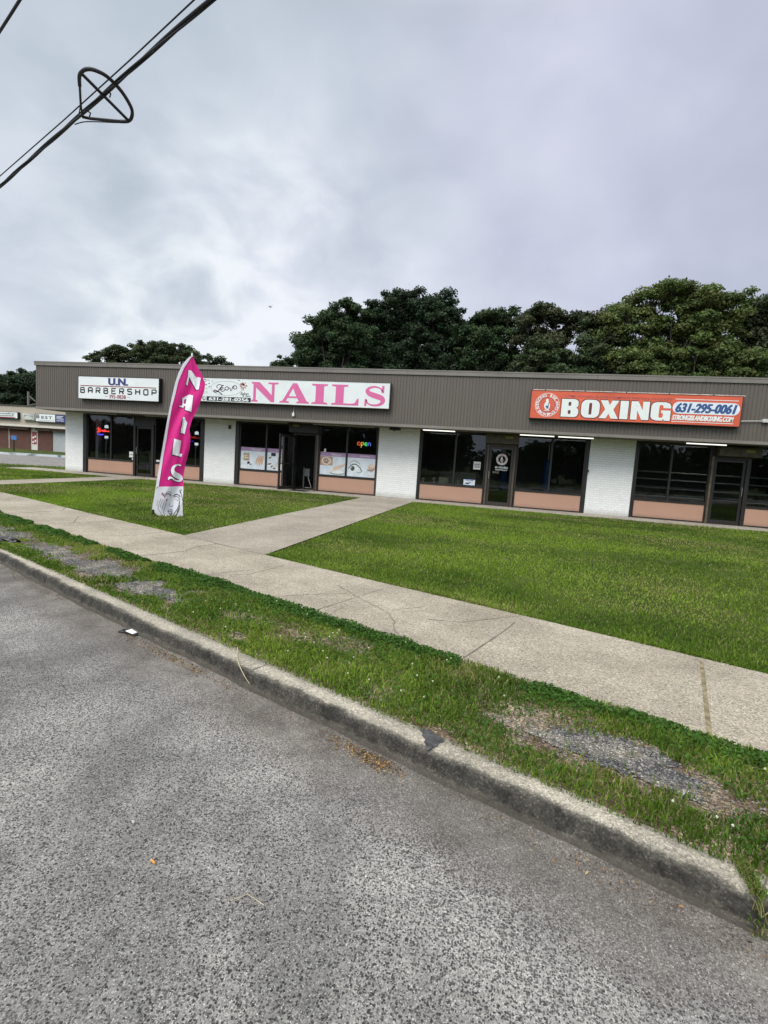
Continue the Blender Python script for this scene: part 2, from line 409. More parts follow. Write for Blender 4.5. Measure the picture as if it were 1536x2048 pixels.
M_WK = m_concrete('walkway_concrete', (.235, .215, .18), (.335, .305, .255), 110, .45)
M_SLAB = m_concrete('apron_concrete', (.30, .275, .235), (.42, .385, .33), 60, .7)
M_CURB, M_SOIL, M_TURF, M_BRICK, M_FASC, M_GLASS, M_PANEL = m_curb(), m_soil(), m_lawnbase(), m_brick(), m_metal_fascia(), m_glass(), m_panel()
M_LOT = m_concrete('parking_asphalt', (.15, .15, .155), (.22, .22, .22), 30, .7, stain=False)
M_CRACK = plain('crack_dirt', (.12, .105, .085), .95, .4, 20)
M_SEAM = plain('seam_moss', (.21, .175, .10), .95, .6, 18, bumps=.6)
M_FRAME = plain('dark_bronze_frame', (.020, .017, .016), .42, .2)
M_DOORF = plain('brown_door_frame', (.085, .062, .048), .45, .25, 9)
M_BLACK = plain('black_plastic', (.012, .012, .013), .45, .2)
M_WHITE = plain('white_plastic', (.78, .79, .78), .45, .05)
M_SIGNW = plain('white_sign_face', (.74, .78, .78), .35, .05, 2.)
M_TRIM = plain('beige_metal_trim', (.20, .182, .158), .5, .12, 2.)
M_SOFF = plain('soffit_boards', (.15, .14, .125), .8, .2, 1.5)

# ------------------------------------------------------------------ ground, street, curb, walks
def linx(f, x0, x1):
    s0 = (f(x0 + .01) - f(x0)) / .01; s1 = (f(x1) - f(x1 - .01)) / .01
    return lambda x: f(x0) + s0 * (x - x0) if x < x0 else (f(x1) + s1 * (x - x1) if x > x1 else f(x))
cF = linx(lambda x: .0037*x*x - .4119*x + 2.4351, -6.5, 1.3)
cB = linx(lambda x: .0003*x**3 + .0021*x*x - .4249*x + 2.6068, -6.5, 1.3)
def cN(x): return 3.745 - .425 * x + .02 * math.sin(x * 1.7)          # near edge of sidewalk
def cS(x): return 5.40 - .405 * x + .012 * math.sin(x * 1.1 + 1)      # far edge of sidewalk
ZST, ZSW = -.19, -.05
XS = [-90, -60, -40, -28, -20, -16, -13] + [round(-11 + .25 * i, 2) for i in range(61)] + [5, 6.5, 8, 11, 16, 25, 40]
def strip(mb, rows, uvs=None):
    """rows: list of functions x -> (y, z)"""
    vs, fs = [], []; n = len(XS)
    for r in rows:
        for x in XS: y, z = r(x); vs.append((x, y, z))
    for i in range(len(rows) - 1):
        for j in range(n - 1): fs.append((i*n+j, i*n+j+1, (i+1)*n+j+1, (i+1)*n+j))
    mb.add(vs, fs)
def setuv(o, fn):
    me = o.data; uv = me.uv_layers.new(name='UVMap')
    co = [fn(me.vertices[l.vertex_index].co, l.vertex_index) for l in me.loops]
    uv.data.foreach_set('uv', [c for p in co for c in p])

mb = MB(); mb.add([(-1500,-1500,-.45),(1500,-1500,-.45),(1500,1500,-.45),(-1500,1500,-.45)], [(0,1,2,3)])
struct(mb.build('ground', M_TURF))
offs = [10.5, 9, 7.5, 6, 3.5, 2.2, 1.4, .9, .6, .4, .25, .12, 0.0, -.03]
mb = MB(); strip(mb, [(lambda x, o_=o_: (cF(x) - o_ + .003, ZST + (.012 if o_ < .1 else 0) - (.02 * min(o_, 1) if o_ < 5 else .02))) for o_ in offs])
st = struct(mb.build('street', M_AS, smooth=True)); nX = len(XS)
setuv(st, lambda co, i: (co.x, offs[i // nX]))

# curb profile with a rounded, slightly battered edge
prof = [(-.030, ZST - .06, 0), (-.026, ZST + .02, .02), (-.012, -.085, .115), (.004, -.066, .135), (.022, -.060, .155), (.5, -.056, .22), (.97, -.053, .29), (1.0, -.14, .33)]
def crow(p):
    def f(x):
        wv = .006 * math.sin(x * 5.1) + .004 * math.sin(x * 13.7 + 2)
        if p[0] >= .5: return (cF(x) + (cB(x) - cF(x)) * p[0] + (wv * .6), p[1])
        return (cF(x) + p[0] + wv, p[1] + wv * .35)
    return f
XS_old = XS; XS = [-90, -60, -40, -28, -20, -16, -13] + [round(-11 + .08 * i, 2) for i in range(188)] + [5, 6.5, 8, 11, 16, 25, 40]
mb = MB(); strip(mb, [crow(p) for p in prof]); nC = len(XS)
cu = mb.build('curb', [M_CURB, plain('tar_patch', (.055, .056, .058), .75, .8, 22, bumps=1.), M_CRACK], smooth=True)
struct(cu); setuv(cu, lambda co, i: (co.x, prof[min(i // nC, len(prof)-1)][2]))
XS = XS_old
# tar patch and joints on the curb
mb = MB()
pt = [(838,1458),(846,1455),(851,1459),(858,1458),(862,1464),(872,1466),(877,1472),(886,1476),(890,1483),(880,1485),(874,1492),(864,1495),(857,1501),(851,1499),(853,1490),(848,1484),(851,1476),(844,1471),(846,1464)]
m2 = poly([G(u, v, -.05) for u, v in pt]); mb.add([(x, y, -.0505) for x, y in m2[0]], m2[1])
struct(mb.build('curb_patch', D.materials['tar_patch']))
mb = MB()
for jx in (-7.9, -4.75, -1.62, .99, 4.2):
    y0 = cF(jx)
    j_ = .0045; kx = .07
    mb.add([(jx-j_, y0-.033, ZST-.02), (jx+j_, y0-.033, ZST-.02), (jx+j_, y0-.014, -.08), (jx-j_, y0-.014, -.08), (jx+j_+.008, y0+.02, -.0575), (jx-j_+.008, y0+.02, -.0575), (jx+j_+kx, cB(jx+kx)-.01, -.0515), (jx-j_+kx, cB(jx+kx)-.01, -.0515)],
           [(0,1,2,3),(3,2,4,5),(5,4,6,7)])
struct(mb.build('curb_joints', M_CRACK))

# verge, sidewalk
mb = MB(); strip(mb, [lambda x: (cB(x)-.01, -.062), lambda x: (cB(x)*.5+cN(x)*.5, -.052), lambda x: (cN(x)+.02, -.058)])
struct(mb.build('verge', M_SOIL))
mb = MB(); strip(mb, [lambda x: (cN(x), -.12), lambda x: (cN(x), ZSW), lambda x: (cS(x), ZSW), lambda x: (cS(x), -.12)])
def gline(mb, pts, w_, z=ZSW + .002, jitter=.006):
    P = []
    for a, b in zip(pts[:-1], pts[1:]):
        g0, g1 = G(*a, ZSW), G(*b, ZSW); L_ = math.dist(g0, g1); k = max(1, int(L_ / .06))
        for i in range(k):
            t = i / k; P.append((g0[0] + (g1[0]-g0[0])*t + rnd.uniform(-jitter, jitter), g0[1] + (g1[1]-g0[1])*t + rnd.uniform(-jitter, jitter)))
    P.append(G(*pts[-1], ZSW))
    vs, fs = stroke(P, [w_ * rnd.uniform(.5, 1.4) for _ in P]); mb.add([(x, y, z) for x, y in vs], [f for f in fs])
mb.cur = 1
for pts, w_, j in [([(618,1225),(765,1178)], .007, .001), ([(673,1170),(716,1194),(744,1209),(775,1225),(790,1244),(787,1260),(806,1276)], .009, .008),
    ([(783,1221),(849,1213)], .005, .006), ([(857,1239),(923,1245),(1000,1236)], .007, .006), ([(537,1194),(619,1189),(693,1187)], .006, .005),
    ([(919.5,1321),(1000,1268),(1030,1245)], .010, .001), ([(400,1151),(498,1149),(568,1131)], .007, .006), ([(650,1235),(689,1213)], .005, .004),
    ([(0,1029),(62,1025),(125,1021),(133,1014),(156,1012)], .016, .008), ([(90,1049),(148,1045),(156,1033)], .014, .01), ([(148,1045),(234,1042)], .012, .008),
    ([(203,1073),(273,1069.5),(344,1062.5)], .012, .002), ([(273,1113),(371,1102),(391,1094),(434,1088)], .012, .006),
    ([(369,1068),(434,1088),(523,1106)], .018, .004), ([(406,1150),(508,1139)], .006, .004), ([(1000,1236),(1060,1230)], .005, .005), ([(1120,1375),(1160,1365)], .003, .003)]:
    gline(mb, pts, w_ * 1.05, jitter=j)
mb.cur = 2
q = [G(1399,1322,ZSW), G(1407,1324,ZSW), G(1428,1497,ZSW), G(1415,1489,ZSW)]
mb.add([(x, y, ZSW + .003) for x, y in q], [(0, 3, 2, 1)])
sw = struct(mb.build('sidewalk', [M_SW, M_CRACK, M_SEAM]))

# paths across the lawn and the apron in front of the shops
SLY = 17.9
def lawnz(x, y):
    t = (y - cS(x)) / max(1., (SLY - cS(x))); return -.058 + .045 * max(0, min(1, t)) - (.04 * min(1, max(0, (-19.5 - x) / 6)))
mb = MB()
for (xa, xb) in ((-5.22, -3.36),):
    mb.add([(xa, cS(xa)-.02, -.047), (xb, cS(xb)-.02, -.047), (xb, SLY+.05, -.006), (xa, SLY+.05, -.006)], [(0,1,2,3)])
    for yj in (9.3, 11.1, 12.9, 14.7, 16.5):
        zj = -.047 + .041 * (yj - 7.1) / 10.8 + .003; mb.cur = 1; mb.add([(xa, yj, zj), (xb, yj, zj), (xb, yj+.012, zj), (xa, yj+.012, zj)], [(0,1,2,3)]); mb.cur = 0
struct(mb.build('walkway', [M_WK, M_CRACK]))
mb = MB(); xa, xb = -15.75, -14.45
mb.add([(xa, cS(xa)-.02, -.047), (xb, cS(xb)-.02, -.047), (xb, SLY+.05, -.006), (xa, SLY+.05, -.006)], [(0,1,2,3)])
struct(mb.build('path', [M_WK, M_CRACK]))
mb = MB(); mb.box(-21.2, 40, SLY, 19.2, -.2, 0.0); mb.cur = 1
for xj in [-19.5 + 1.52 * i for i in range(28)]: mb.box(xj, xj + .012, SLY - .002, 19.0, -.02, .0025)
struct(mb.build('apron', [M_SLAB, M_CRACK]))

# lawn: a grid sheet following the gentle rise
mb = MB(); gx = [-90, -60, -40, -30, -24, -20] + [round(-18 + 1.0 * i, 2) for i in range(31)] + [16, 22, 30, 40]; gt = [i / 12 for i in range(13)]
vs = [(x, cS(x) - .01 + (SLY + .02 - cS(x)) * t, 0) for t in gt for x in gx]
vs = [(x, y, lawnz(x, y) - .012) for x, y, _ in vs]; n_ = len(gx)
mb.add(vs, [(i*n_+j, i*n_+j+1, (i+1)*n_+j+1, (i+1)*n_+j) for i in range(12) for j in range(n_-1)])
mb.add([(-90, SLY, -.11), (-21.2, SLY, -.11), (-21.2, 23.6, -.12), (-90, -12, -.12)], [(0,1,2,3)])
mb.add([(-21.25, SLY, -.10), (-19.2, SLY, -.10), (-19.2, 24.8, -.12), (-21.25, 23.9, -.12)], [(0,1,2,3)])
struct(mb.build('lawn', M_TURF))
# parking lot beyond, with its far curb and the grass strip behind
mb = MB(); mb.add([(-110, -20, -.15), (-19, 25.2, -.15), (-5, 58, -.15), (-110, -12, -.15)], [(0,1,2,3)])
struct(mb.build('parking_lot', M_LOT))
a = np.array(G(0, 907, -.1)); b = np.array(G(129, 914, -.1)); dv = (b - a) / np.linalg.norm(b - a); nv = np.array([-dv[1], dv[0]])
def lotc(s_, o_): return a + dv * s_ + nv * o_
m_chip, t = newmat('chipped_curb_paint'); o_ = t.obj()
t.out(t.mix(t.ramp(t.noise(o_, 1.3, 5, .7), [(.42, 0.), (.52, 1.)]), t.mix(t.ramp(t.noise(o_, .5, 3), [(.45, 0.), (.55, 1.)]), (.11, .20, .25), (.25, .26, .25)), (.60, .66, .68)), .8)
mb = MB(); P = [lotc(-40, 0), lotc(30, 0), lotc(30, .3), lotc(-40, .3)]
mb.add([(*p, z) for z in (-.16, .02) for p in P], [(0,1,5,4),(4,5,6,7),(2,3,7,6)])
struct(mb.build('lot_curb', m_chip))
mb = MB(); P = [lotc(-40, .3), lotc(30, .3), lotc(30, 22), lotc(-40, 22)]
mb.add([(*p, -.005) for p in P], [(0,1,2,3)]); struct(mb.build('lot_verge', M_TURF))

# ------------------------------------------------------------------ grass (uncountable)
def blades(name, x, y, z, L, Wd, col, mat, lean=.6):
    n = len(x); az = nr.uniform(0, 2*np.pi, n); la = nr.uniform(0, 2*np.pi, n); ln = nr.uniform(.1, 1, n) * lean
    base = np.stack([x, y, z], 1); side = np.stack([np.cos(az), np.sin(az), np.zeros(n)], 1) * (Wd / 2)[:, None]
    ld = np.stack([np.cos(la), np.sin(la), np.zeros(n)], 1) * (ln * L)[:, None]; up = np.array([0, 0, 1.]) * L[:, None]
    droop = (1 - .35 * ln)[:, None]
    V_ = np.stack([base - side, base + side, base + side * .8 + ld * .35 + up * .55, base - side * .8 + ld * .35 + up * .55, base + ld + up * droop], 1).reshape(-1, 3)
    me = D.meshes.new(name); me.vertices.add(5 * n); me.vertices.foreach_set('co', V_.astype(np.float32).ravel())
    i0 = (np.arange(n) * 5)[:, None]; lp = (i0 + np.array([[0, 1, 2, 3, 3, 2, 4]])).ravel()
    me.loops.add(7 * n); me.loops.foreach_set('vertex_index', lp.astype(np.int32))
    me.polygons.add(2 * n); ls = (np.arange(n) * 7)[:, None] + np.array([[0, 4]])
    me.polygons.foreach_set('loop_start', ls.ravel().astype(np.int32))
    me.update(calc_edges=True)
    c = me.color_attributes.new('Col', 'FLOAT_COLOR', 'POINT')
    cc = np.repeat(np.concatenate([col, np.ones((n, 1))], 1)[:, None, :], 5, 1)
    c.data.foreach_set('color', cc.astype(np.float32).ravel())
    me.materials.append(mat); o = D.objects.new(name, me); COL.objects.link(o); return o
def leaves(name, C, N, S, col, mat, parent=None, asp=.62):
    """small rhombic leaves: centre, normal, size"""
    n = len(C); a_ = np.cross(N, nr.normal(size=(n, 3))); a_ /= np.linalg.norm(a_, axis=1)[:, None] + 1e-9; b_ = np.cross(N, a_)
    s_ = S[:, None]
    V_ = np.stack([C - a_*s_, C + b_*s_*asp, C + a_*s_, C - b_*s_*asp], 1).reshape(-1, 3)
    me = D.meshes.new(name); me.vertices.add(4 * n); me.vertices.foreach_set('co', V_.astype(np.float32).ravel())
    me.loops.add(4 * n); me.loops.foreach_set('vertex_index', np.arange(4 * n, dtype=np.int32))
    me.polygons.add(n); me.polygons.foreach_set('loop_start', (np.arange(n) * 4).astype(np.int32))
    me.update(calc_edges=True)
    c = me.color_attributes.new('Col', 'FLOAT_COLOR', 'POINT')
    cc = np.repeat(np.concatenate([col, np.ones((n, 1))], 1)[:, None, :], 4, 1)
    c.data.foreach_set('color', cc.astype(np.float32).ravel())
    me.materials.append(mat); o = D.objects.new(name, me); COL.objects.link(o)
    if parent: o.parent = parent
    return o
_per = nr.uniform(0, 1, (64, 64))
def vnoise(x, y, s):
    x = x * s; y = y * s; xi = np.floor(x).astype(int); yi = np.floor(y).astype(int); fx = x - xi; fy = y - yi
    fx = fx*fx*(3-2*fx); fy = fy*fy*(3-2*fy)
    g = lambda a_, b_: _per[a_ % 64, b_ % 64]
    return (g(xi, yi)*(1-fx) + g(xi+1, yi)*fx)*(1-fy) + (g(xi, yi+1)*(1-fx) + g(xi+1, yi+1)*fx)*fy
M_GRASS = m_leaf('grass_blade', .38, .65, .15)
vB, vN, vS = np.vectorize(cB), np.vectorize(cN), np.vectorize(cS)
bare = [(-5.75, 5.45, .85, .26), (-4.55, 4.98, .88, .30), (-3.52, 4.52, .66, .27), (-7.3, 6.15, .8, .26), (.66, 2.86, .52, .24), (.05, 3.02, .16, .08), (-2.0, 3.62, .14, .06), (1.95, 2.36, .42, .16), (-.30, 2.72, .10, .06), (-9.4, 7.0, .8, .25)]
def baremask(x, y):
    m_ = np.zeros(len(x)); th = math.atan(-.43)
    for cx, cy, ra, rb in bare:
        dx, dy = x - cx, y - cy; u = dx*math.cos(th) + dy*math.sin(th); v = -dx*math.sin(th) + dy*math.cos(th)
        r_ = np.sqrt((u/ra)**2 + (v/rb)**2) + (vnoise(x, y, 5.) - .5) * 1.1 + (vnoise(x+7, y, 14.) - .5) * .7
        m_ = np.maximum(m_, np.clip((1.15 - r_) * 2.4, 0, 1))
    return m_
def gcol(n, x, y, dry):
    g = vnoise(x, y, .9); g2 = vnoise(x + 31, y, 2.7); r_ = nr.uniform(.45, 1.5, n)
    a_ = np.array([.082, .150, .019]); b_ = np.array([.235, .325, .05]); d_ = np.array([.36, .31, .15])
    c = a_ + (b_ - a_) * np.clip(g * .8 + g2 * .7 - .35, 0, 1)[:, None]
    k = (nr.uniform(0, 1, n) < dry)[:, None]
    return np.where(k, d_ * nr.uniform(.6, 1.2, (n, 1)), c * r_[:, None])
# verge grass
n = 150000; x = -14 + 17.2 * nr.uniform(0, 1, n) ** .72; tt = nr.uniform(-.03, 1.03, n)
y = vB(x) + (vN(x) - vB(x)) * tt
edge = np.minimum(np.abs(tt), np.abs(1 - tt))
keep = (nr.uniform(0, 1, n) > baremask(x, y) * .97) & (nr.uniform(0, 1, n) > np.clip((vnoise(x + 13, y + 2, 3.1) - .60) * 3.2, 0, .85) * (np.abs(tt - .45) < .38)) & (nr.uniform(0, 1, n) < np.where(edge < .02, .55, 1)) & (x < 2.9)
x, y, tt, edge = x[keep], y[keep], tt[keep], edge[keep]; n = len(x); dist = np.hypot(x, y)
hg = .016 + .026 * vnoise(x, y, 2.2) + .020 * vnoise(x, y, 7.)
L = hg * nr.uniform(.6, 1.35, n); L = np.where(edge < .05, L * .75, L)
dry = np.clip(.13 + .7 * (vnoise(x + 5, y + 9, 2.3) - .5), .05, .6)
vg = blades('verge_grass', x, y, np.full(n, -.056), L, (.0042 + .0009 * dist) * nr.uniform(.7, 1.3, n), gcol(n, x, y, dry), M_GRASS, 1.0)
tag(vg, 'rough grass growing in the strip between curb and sidewalk', 'grass', kind='stuff')
# broadleaf weeds and clover along the edges of the verge
n = 42000; x = -10 + 13 * nr.uniform(0, 1, n) ** .75; tt = np.where(nr.uniform(0, 1, n) < .6, 1 - np.abs(nr.normal(0, .09, n)), nr.uniform(0, 1, n))
y = vB(x) + (vN(x) - vB(x)) * tt
keep = (vnoise(x + 3, y + 3, 2.4) + (tt > .8) * .22 > .56) & (nr.uniform(0, 1, n) > baremask(x, y)) & (tt < 1.02) & (tt > .02)
x, y = x[keep], y[keep]; n = len(x)
C = np.stack([x, y, -.05 + .045 * nr.uniform(.1, 1, n) * (.5 + vnoise(x, y, 4.))], 1); N = nr.normal(0, .5, (n, 3)) + np.array([0, 0, 1.]); N /= np.linalg.norm(N, axis=1)[:, None]
wd = leaves('clover_leaves', C, N, (.008 + .0008 * np.hypot(x, y)) * nr.uniform(.7, 1.4, n), np.array([.050, .115, .020]) * nr.uniform(.65, 1.6, (n, 1)), M_GRASS, asp=.7)
tag(wd, 'clover and broad-leaved weeds among the verge grass', 'weeds', kind='stuff')
# worn out old asphalt showing in the bare patches, ragged edged
def m_old():
    mt, t = newmat('worn_asphalt_patch'); o = t.obj()
    v1 = t.n('ShaderNodeSeparateColor', i={0: t.voro(o, 110)}); v2 = t.n('ShaderNodeSeparateColor', i={0: t.voro(o, 220)})
    col = t.mix(t.ramp(t.noise(o, 3.5, 5, .65), [(.45, 0.), (.66, 1.)]), (.085, .083, .085), (.26, .235, .20))
    col = t.mix(1., col, t.ramp(v1.outputs[0], [(0., .35), (.4, .9), (.8, 1.2), (.94, 2.6)]), 'MULTIPLY'); col = t.mix(1., col, t.ramp(v2.outputs[1], [(0., .5), (.5, 1.), (1., 1.5)]), 'MULTIPLY')
    t.out(col, .95, t.bump(t.math('ADD', v1.outputs[0], v2.outputs[1]), .7, .006), spec=.2)
    return mt
mb = MB(); th = math.atan(-.43)
for cx_, cy_, ra, rb in bare:
    if ra < .3: continue
    ring = []
    for k_ in range(80):
        a_ = 2 * math.pi * k_ / 80; f_ = .78 + .12 * math.sin(a_ * 3 + cx_ * 5) + .10 * math.sin(a_ * 7 + cy_ * 9) + rnd.uniform(-.10, .10); u_, v_ = ra * f_ * math.cos(a_), rb * f_ * math.sin(a_)
        ring.append((cx_ + u_*math.cos(th) - v_*math.sin(th), cy_ + u_*math.sin(th) + v_*math.cos(th), -.0475))
    mb.add([(cx_, cy_, -.0465)] + ring, [(0, 1 + k_, 1 + (k_ + 1) % 80) for k_ in range(80)])
struct(mb.build('bare_patches', m_old()))
# a few white clover heads
n = 60; x = nr.uniform(-3, 2, n); tt = nr.uniform(.1, .95, n); y = vB(x) + (vN(x) - vB(x)) * tt; kk = baremask(x, y) < .3; x, y = x[kk], y[kk]; n = len(x)
C = np.repeat(np.stack([x, y, nr.uniform(-.01, .015, n)], 1), 14, 0); n = len(C); N = nr.normal(size=(n, 3)); N /= np.linalg.norm(N, axis=1)[:, None]
tag(leaves('clover_flowers', C + N * .005, N, np.full(n, .005), np.tile([.75, .74, .66], (n, 1)), M_GRASS), 'small white clover heads dotted over the verge grass', 'flowers', kind='stuff')

# mown lawn, denser and finer close to the viewer
def lawn_pts(n, x0, x1, y1, pw):
    x = nr.uniform(x0, x1, n); y0 = vS(x); u = nr.uniform(0, 1, n) ** pw; return x, y0 + (y1 - y0) * u
ax, ay = lawn_pts(330000, -3.34, 16, SLY, 1.9); bx, by = lawn_pts(170000, -24, -5.24, SLY, 1.5)
x = np.concatenate([ax, bx]); y = np.concatenate([ay, by]); dist = np.hypot(x, y)
keep = (nr.uniform(0, 1, len(x)) < np.clip(1.3 - dist / 26, .25, 1)) & ~((x > -15.8) & (x < -14.4)) & (x * .77 < y + 2.2)
x, y, dist = x[keep], y[keep], dist[keep]; n = len(x)
ed = np.clip((y - vS(x)) / .35, 0, 1); edx = np.clip(np.minimum(np.abs(x + 3.36), np.abs(x + 5.22)) / .2, 0, 1)
z = np.array([lawnz(a_, b_) for a_, b_ in zip(x, y)]) - .008
dryl = np.clip(.07 + 1.1 * (vnoise(x * .6 + 4, y * 1.6, .8) - .58) + .3 * (vnoise(x + 9, y, 2.5) - .5) + .13 * (x < -5) + .06 * (y > 11), .03, .7)
L = (.020 + .016 * vnoise(x, y, 1.4)) * nr.uniform(.5, 1.6, n) * np.where(ed < .5, 1.35, 1)
c_ = gcol(n, x, y, dryl)
lime = np.clip((vnoise(x * .5 + 11, y * .9 + 3, .7) - .5) * 2.2, 0, 1)[:, None]; c_ = c_ * (1 - lime * .7) + np.array([.27, .40, .045]) * nr.uniform(.7, 1.2, (n, 1)) * lime * .7
lg = blades('lawn_grass', x, y, z, L, (.0035 + .00105 * dist) * nr.uniform(.7, 1.3, n), c_, M_GRASS, .9)
tag(lg, 'mown green lawn between the sidewalk and the shops', 'grass', kind='stuff')
# grass left of the shop row, beside the parking lot
n = 26000; x = nr.uniform(-33, -19.3, n); y = nr.uniform(10, 26, n)
keep = (y > SLY + .0) & (y < 35.3 + .518 * x - .1) & ~((x > -21.2) & (y < 19.2)); x, y = x[keep], y[keep]; n = len(x)
tag(blades('lot_grass', x, y, np.full(n, -.13), nr.uniform(.03, .06, n), np.full(n, .03), gcol(n, x, y, np.full(n, .08)), M_GRASS, .8), 'grass beside the parking lot left of the shop row', 'grass', kind='stuff')

# ------------------------------------------------------------------ the shop row
YW, YF = 18.99, 17.86
ZF0, ZF1, ZC = 2.59, 4.33, 4.49
XL, XR = -19.58, 27.0
bd = thing('shop_building', 'long low white brick shop row with brown ribbed metal fascia', 'building')
# fascia: real ribs
mb = MB(); pitch = .107; nrib = int((XR - XL) / pitch)
vs, fs = [], []
xr_ = XL
pr = []
for i in range(nrib):
    x0 = XL + i * pitch; pr += [(x0, 0.0), (x0 + pitch * .76, 0.0), (x0 + pitch * .80, .011), (x0 + pitch * .96, .011)]
pr.append((XL + nrib * pitch, 0.0))
for xx, dy in pr: vs += [(xx, YF + dy, ZF0), (xx, YF + dy, ZF1)]
fs = [(2*i, 2*i+2, 2*i+3, 2*i+1) for i in range(len(pr) - 1)]
mb.add(vs, fs)
ny = int(14 / pitch); vs = []; pr2 = []
for i in range(ny): y0 = YF + i * pitch; pr2 += [(y0, 0.0), (y0 + pitch*.76, 0.0), (y0 + pitch*.8, .018), (y0 + pitch*.96, .018)]
for yy, dx in pr2: vs += [(XL + dx, yy + .001, ZF0), (XL + dx, yy + .001, ZF1)]
mb.add(vs, [(2*i+1, 2*i+3, 2*i+2, 2*i) for i in range(len(pr2) - 1)])
mb.build('fascia', M_FASC, bd)
mb = MB(); mb.box(XL - .045, XR, YF - .045, YF + .35, ZF1, ZC); mb.box(XL - .045, XL + .35, YF + .35, 33, ZF1, ZC)
mb.box(XL - .055, XR, YF - .055, YF - .045, ZC - .035, ZC + .004)
mb.cur = 1
for xj in [-19.1 + 3.05 * i for i in range(15)]: mb.box(xj, xj + .012, YF - .0475, YF, ZF1 - .002, ZC - .036)
mb.build('cornice', [plain('cornice_metal', (.185, .168, .148), .45, .12, 1.2), plain('cornice_joint', (.09, .08, .07), .7)], bd)
mb = MB(); mb.box(XL - .01, XR, YF - .018, YF + .06, ZF0 - .035, ZF0 + .055); mb.box(XL - .01, XL + .06, YF + .06, 33, ZF0 - .035, ZF0 + .055)
mb.build('fascia_trim', M_TRIM, bd)
mb = MB(); mb.box(XL + .06, XR, YF + .06, YW + .12, ZF0 - .03, ZF0)
mb.cur = 1
for xj in [XL + .5 + 1.2 * i for i in range(38)]: mb.box(xj, xj + .015, YF + .07, YW - .01, ZF0 - .033, ZF0 - .029)
mb.build('soffit', [M_SOFF, M_CRACK], bd)
mb = MB(); mb.box(XL + .3, XR, YF + .3, 33, ZF1 - .2, ZF1 - .05); mb.build('roof', plain('roof_membrane', (.2, .2, .2), .9), bd)
mb = MB(); mb.box(-19.23, -19.0, YW + .02, 32.9, -.1, ZF0 + .2); mb.box(-19.0, XR, 32.6, 32.9, -.1, ZF1 - .2)
mb.build('side_wall', M_BRICK, bd)
mb = MB(); mb.box(-19.0, XR, YW + .12, 32.6, -.05, .012); mb.build('floor', plain('shop_floor', (.10, .09, .08), .35), bd)
mb = MB(); mb.box(-19.0, XR, YW + .12, 32.6, 2.75, 2.8); mb.build('ceiling', plain('shop_ceiling', (.35, .35, .34), .9), bd)
mb = MB(); mb.box(-19.0, XR, 25.5, 25.6, .012, 2.75)
for xx in (-11.7, -4.3, 3.1, 10.5, 17.8): mb.box(xx - .08, xx + .08, YW + .2, 25.5, .012, 2.75)
mb.build('partition', plain('shop_inner_wall', (.20, .20, .20), .85), bd)
piers = [(-19.23, -18.31), (-12.35, -10.97), (-5.02, -3.49), (2.40, 3.82), (9.75, 11.15), (17.1, 18.5), (24.4, 25.8)]
for x0, x1 in piers:
    mb = MB(); mb.box(x0, x1, YW, YW + .30, -.1, ZF0 - .03); mb.build('brick_pier', M_BRICK, bd)
# header above the glazing
bays = [(-18.31, -12.35), (-10.97, -5.02), (-3.49, 2.40), (3.82, 9.75), (11.15, 17.1), (18.5, 24.4)]
YG = YW + .09
def window(x0, x1, mull, panel=True, glass=M_GLASS):
    fr = MB(); t_ = .05
    fr.box(x0, x1, YW + .03, YW + .14, 0.0, .045); fr.box(x0, x1, YW + .03, YW + .14, .585, .655); fr.box(x0, x1, YW + .03, YW + .14, 2.47, ZF0 - .03)
    fr.box(x0, x0 + t_, YW + .032, YW + .138, .045, .585); fr.box(x1 - t_, x1, YW + .032, YW + .138, .045, .585)
    fr.box(x0, x0 + t_, YW + .032, YW + .138, .655, 2.47); fr.box(x1 - t_, x1, YW + .032, YW + .138, .655, 2.47)
    if mull: fr.box(mull - .03, mull + .03, YW + .034, YW + .136, .655, 2.47)
    o = fr.build('window', M_FRAME, bd)
    segs = [(x0 + t_, mull - .03), (mull + .03, x1 - t_)] if mull else [(x0 + t_, x1 - t_)]
    for a_, b_ in segs:
        g = MB(); g.add([(a_, YG, .655), (b_, YG, .655), (b_, YG, 2.47), (a_, YG, 2.47)], [(0,1,2,3)]); g.build('pane', glass, o)
    p = MB(); p.box(x0 + t_, x1 - t_, YW + .05, YW + .10, .045, .585); p.build('bulkhead_panel', M_PANEL, bd)
def jamb(x0, x1, mat=M_FRAME, top=ZF0 - .03, y0=-.005):
    j = MB(); j.box(x0, x1, YW + y0, YW + .15, 0.0, top); return j.build('jamb', mat, bd, bevel=.004)
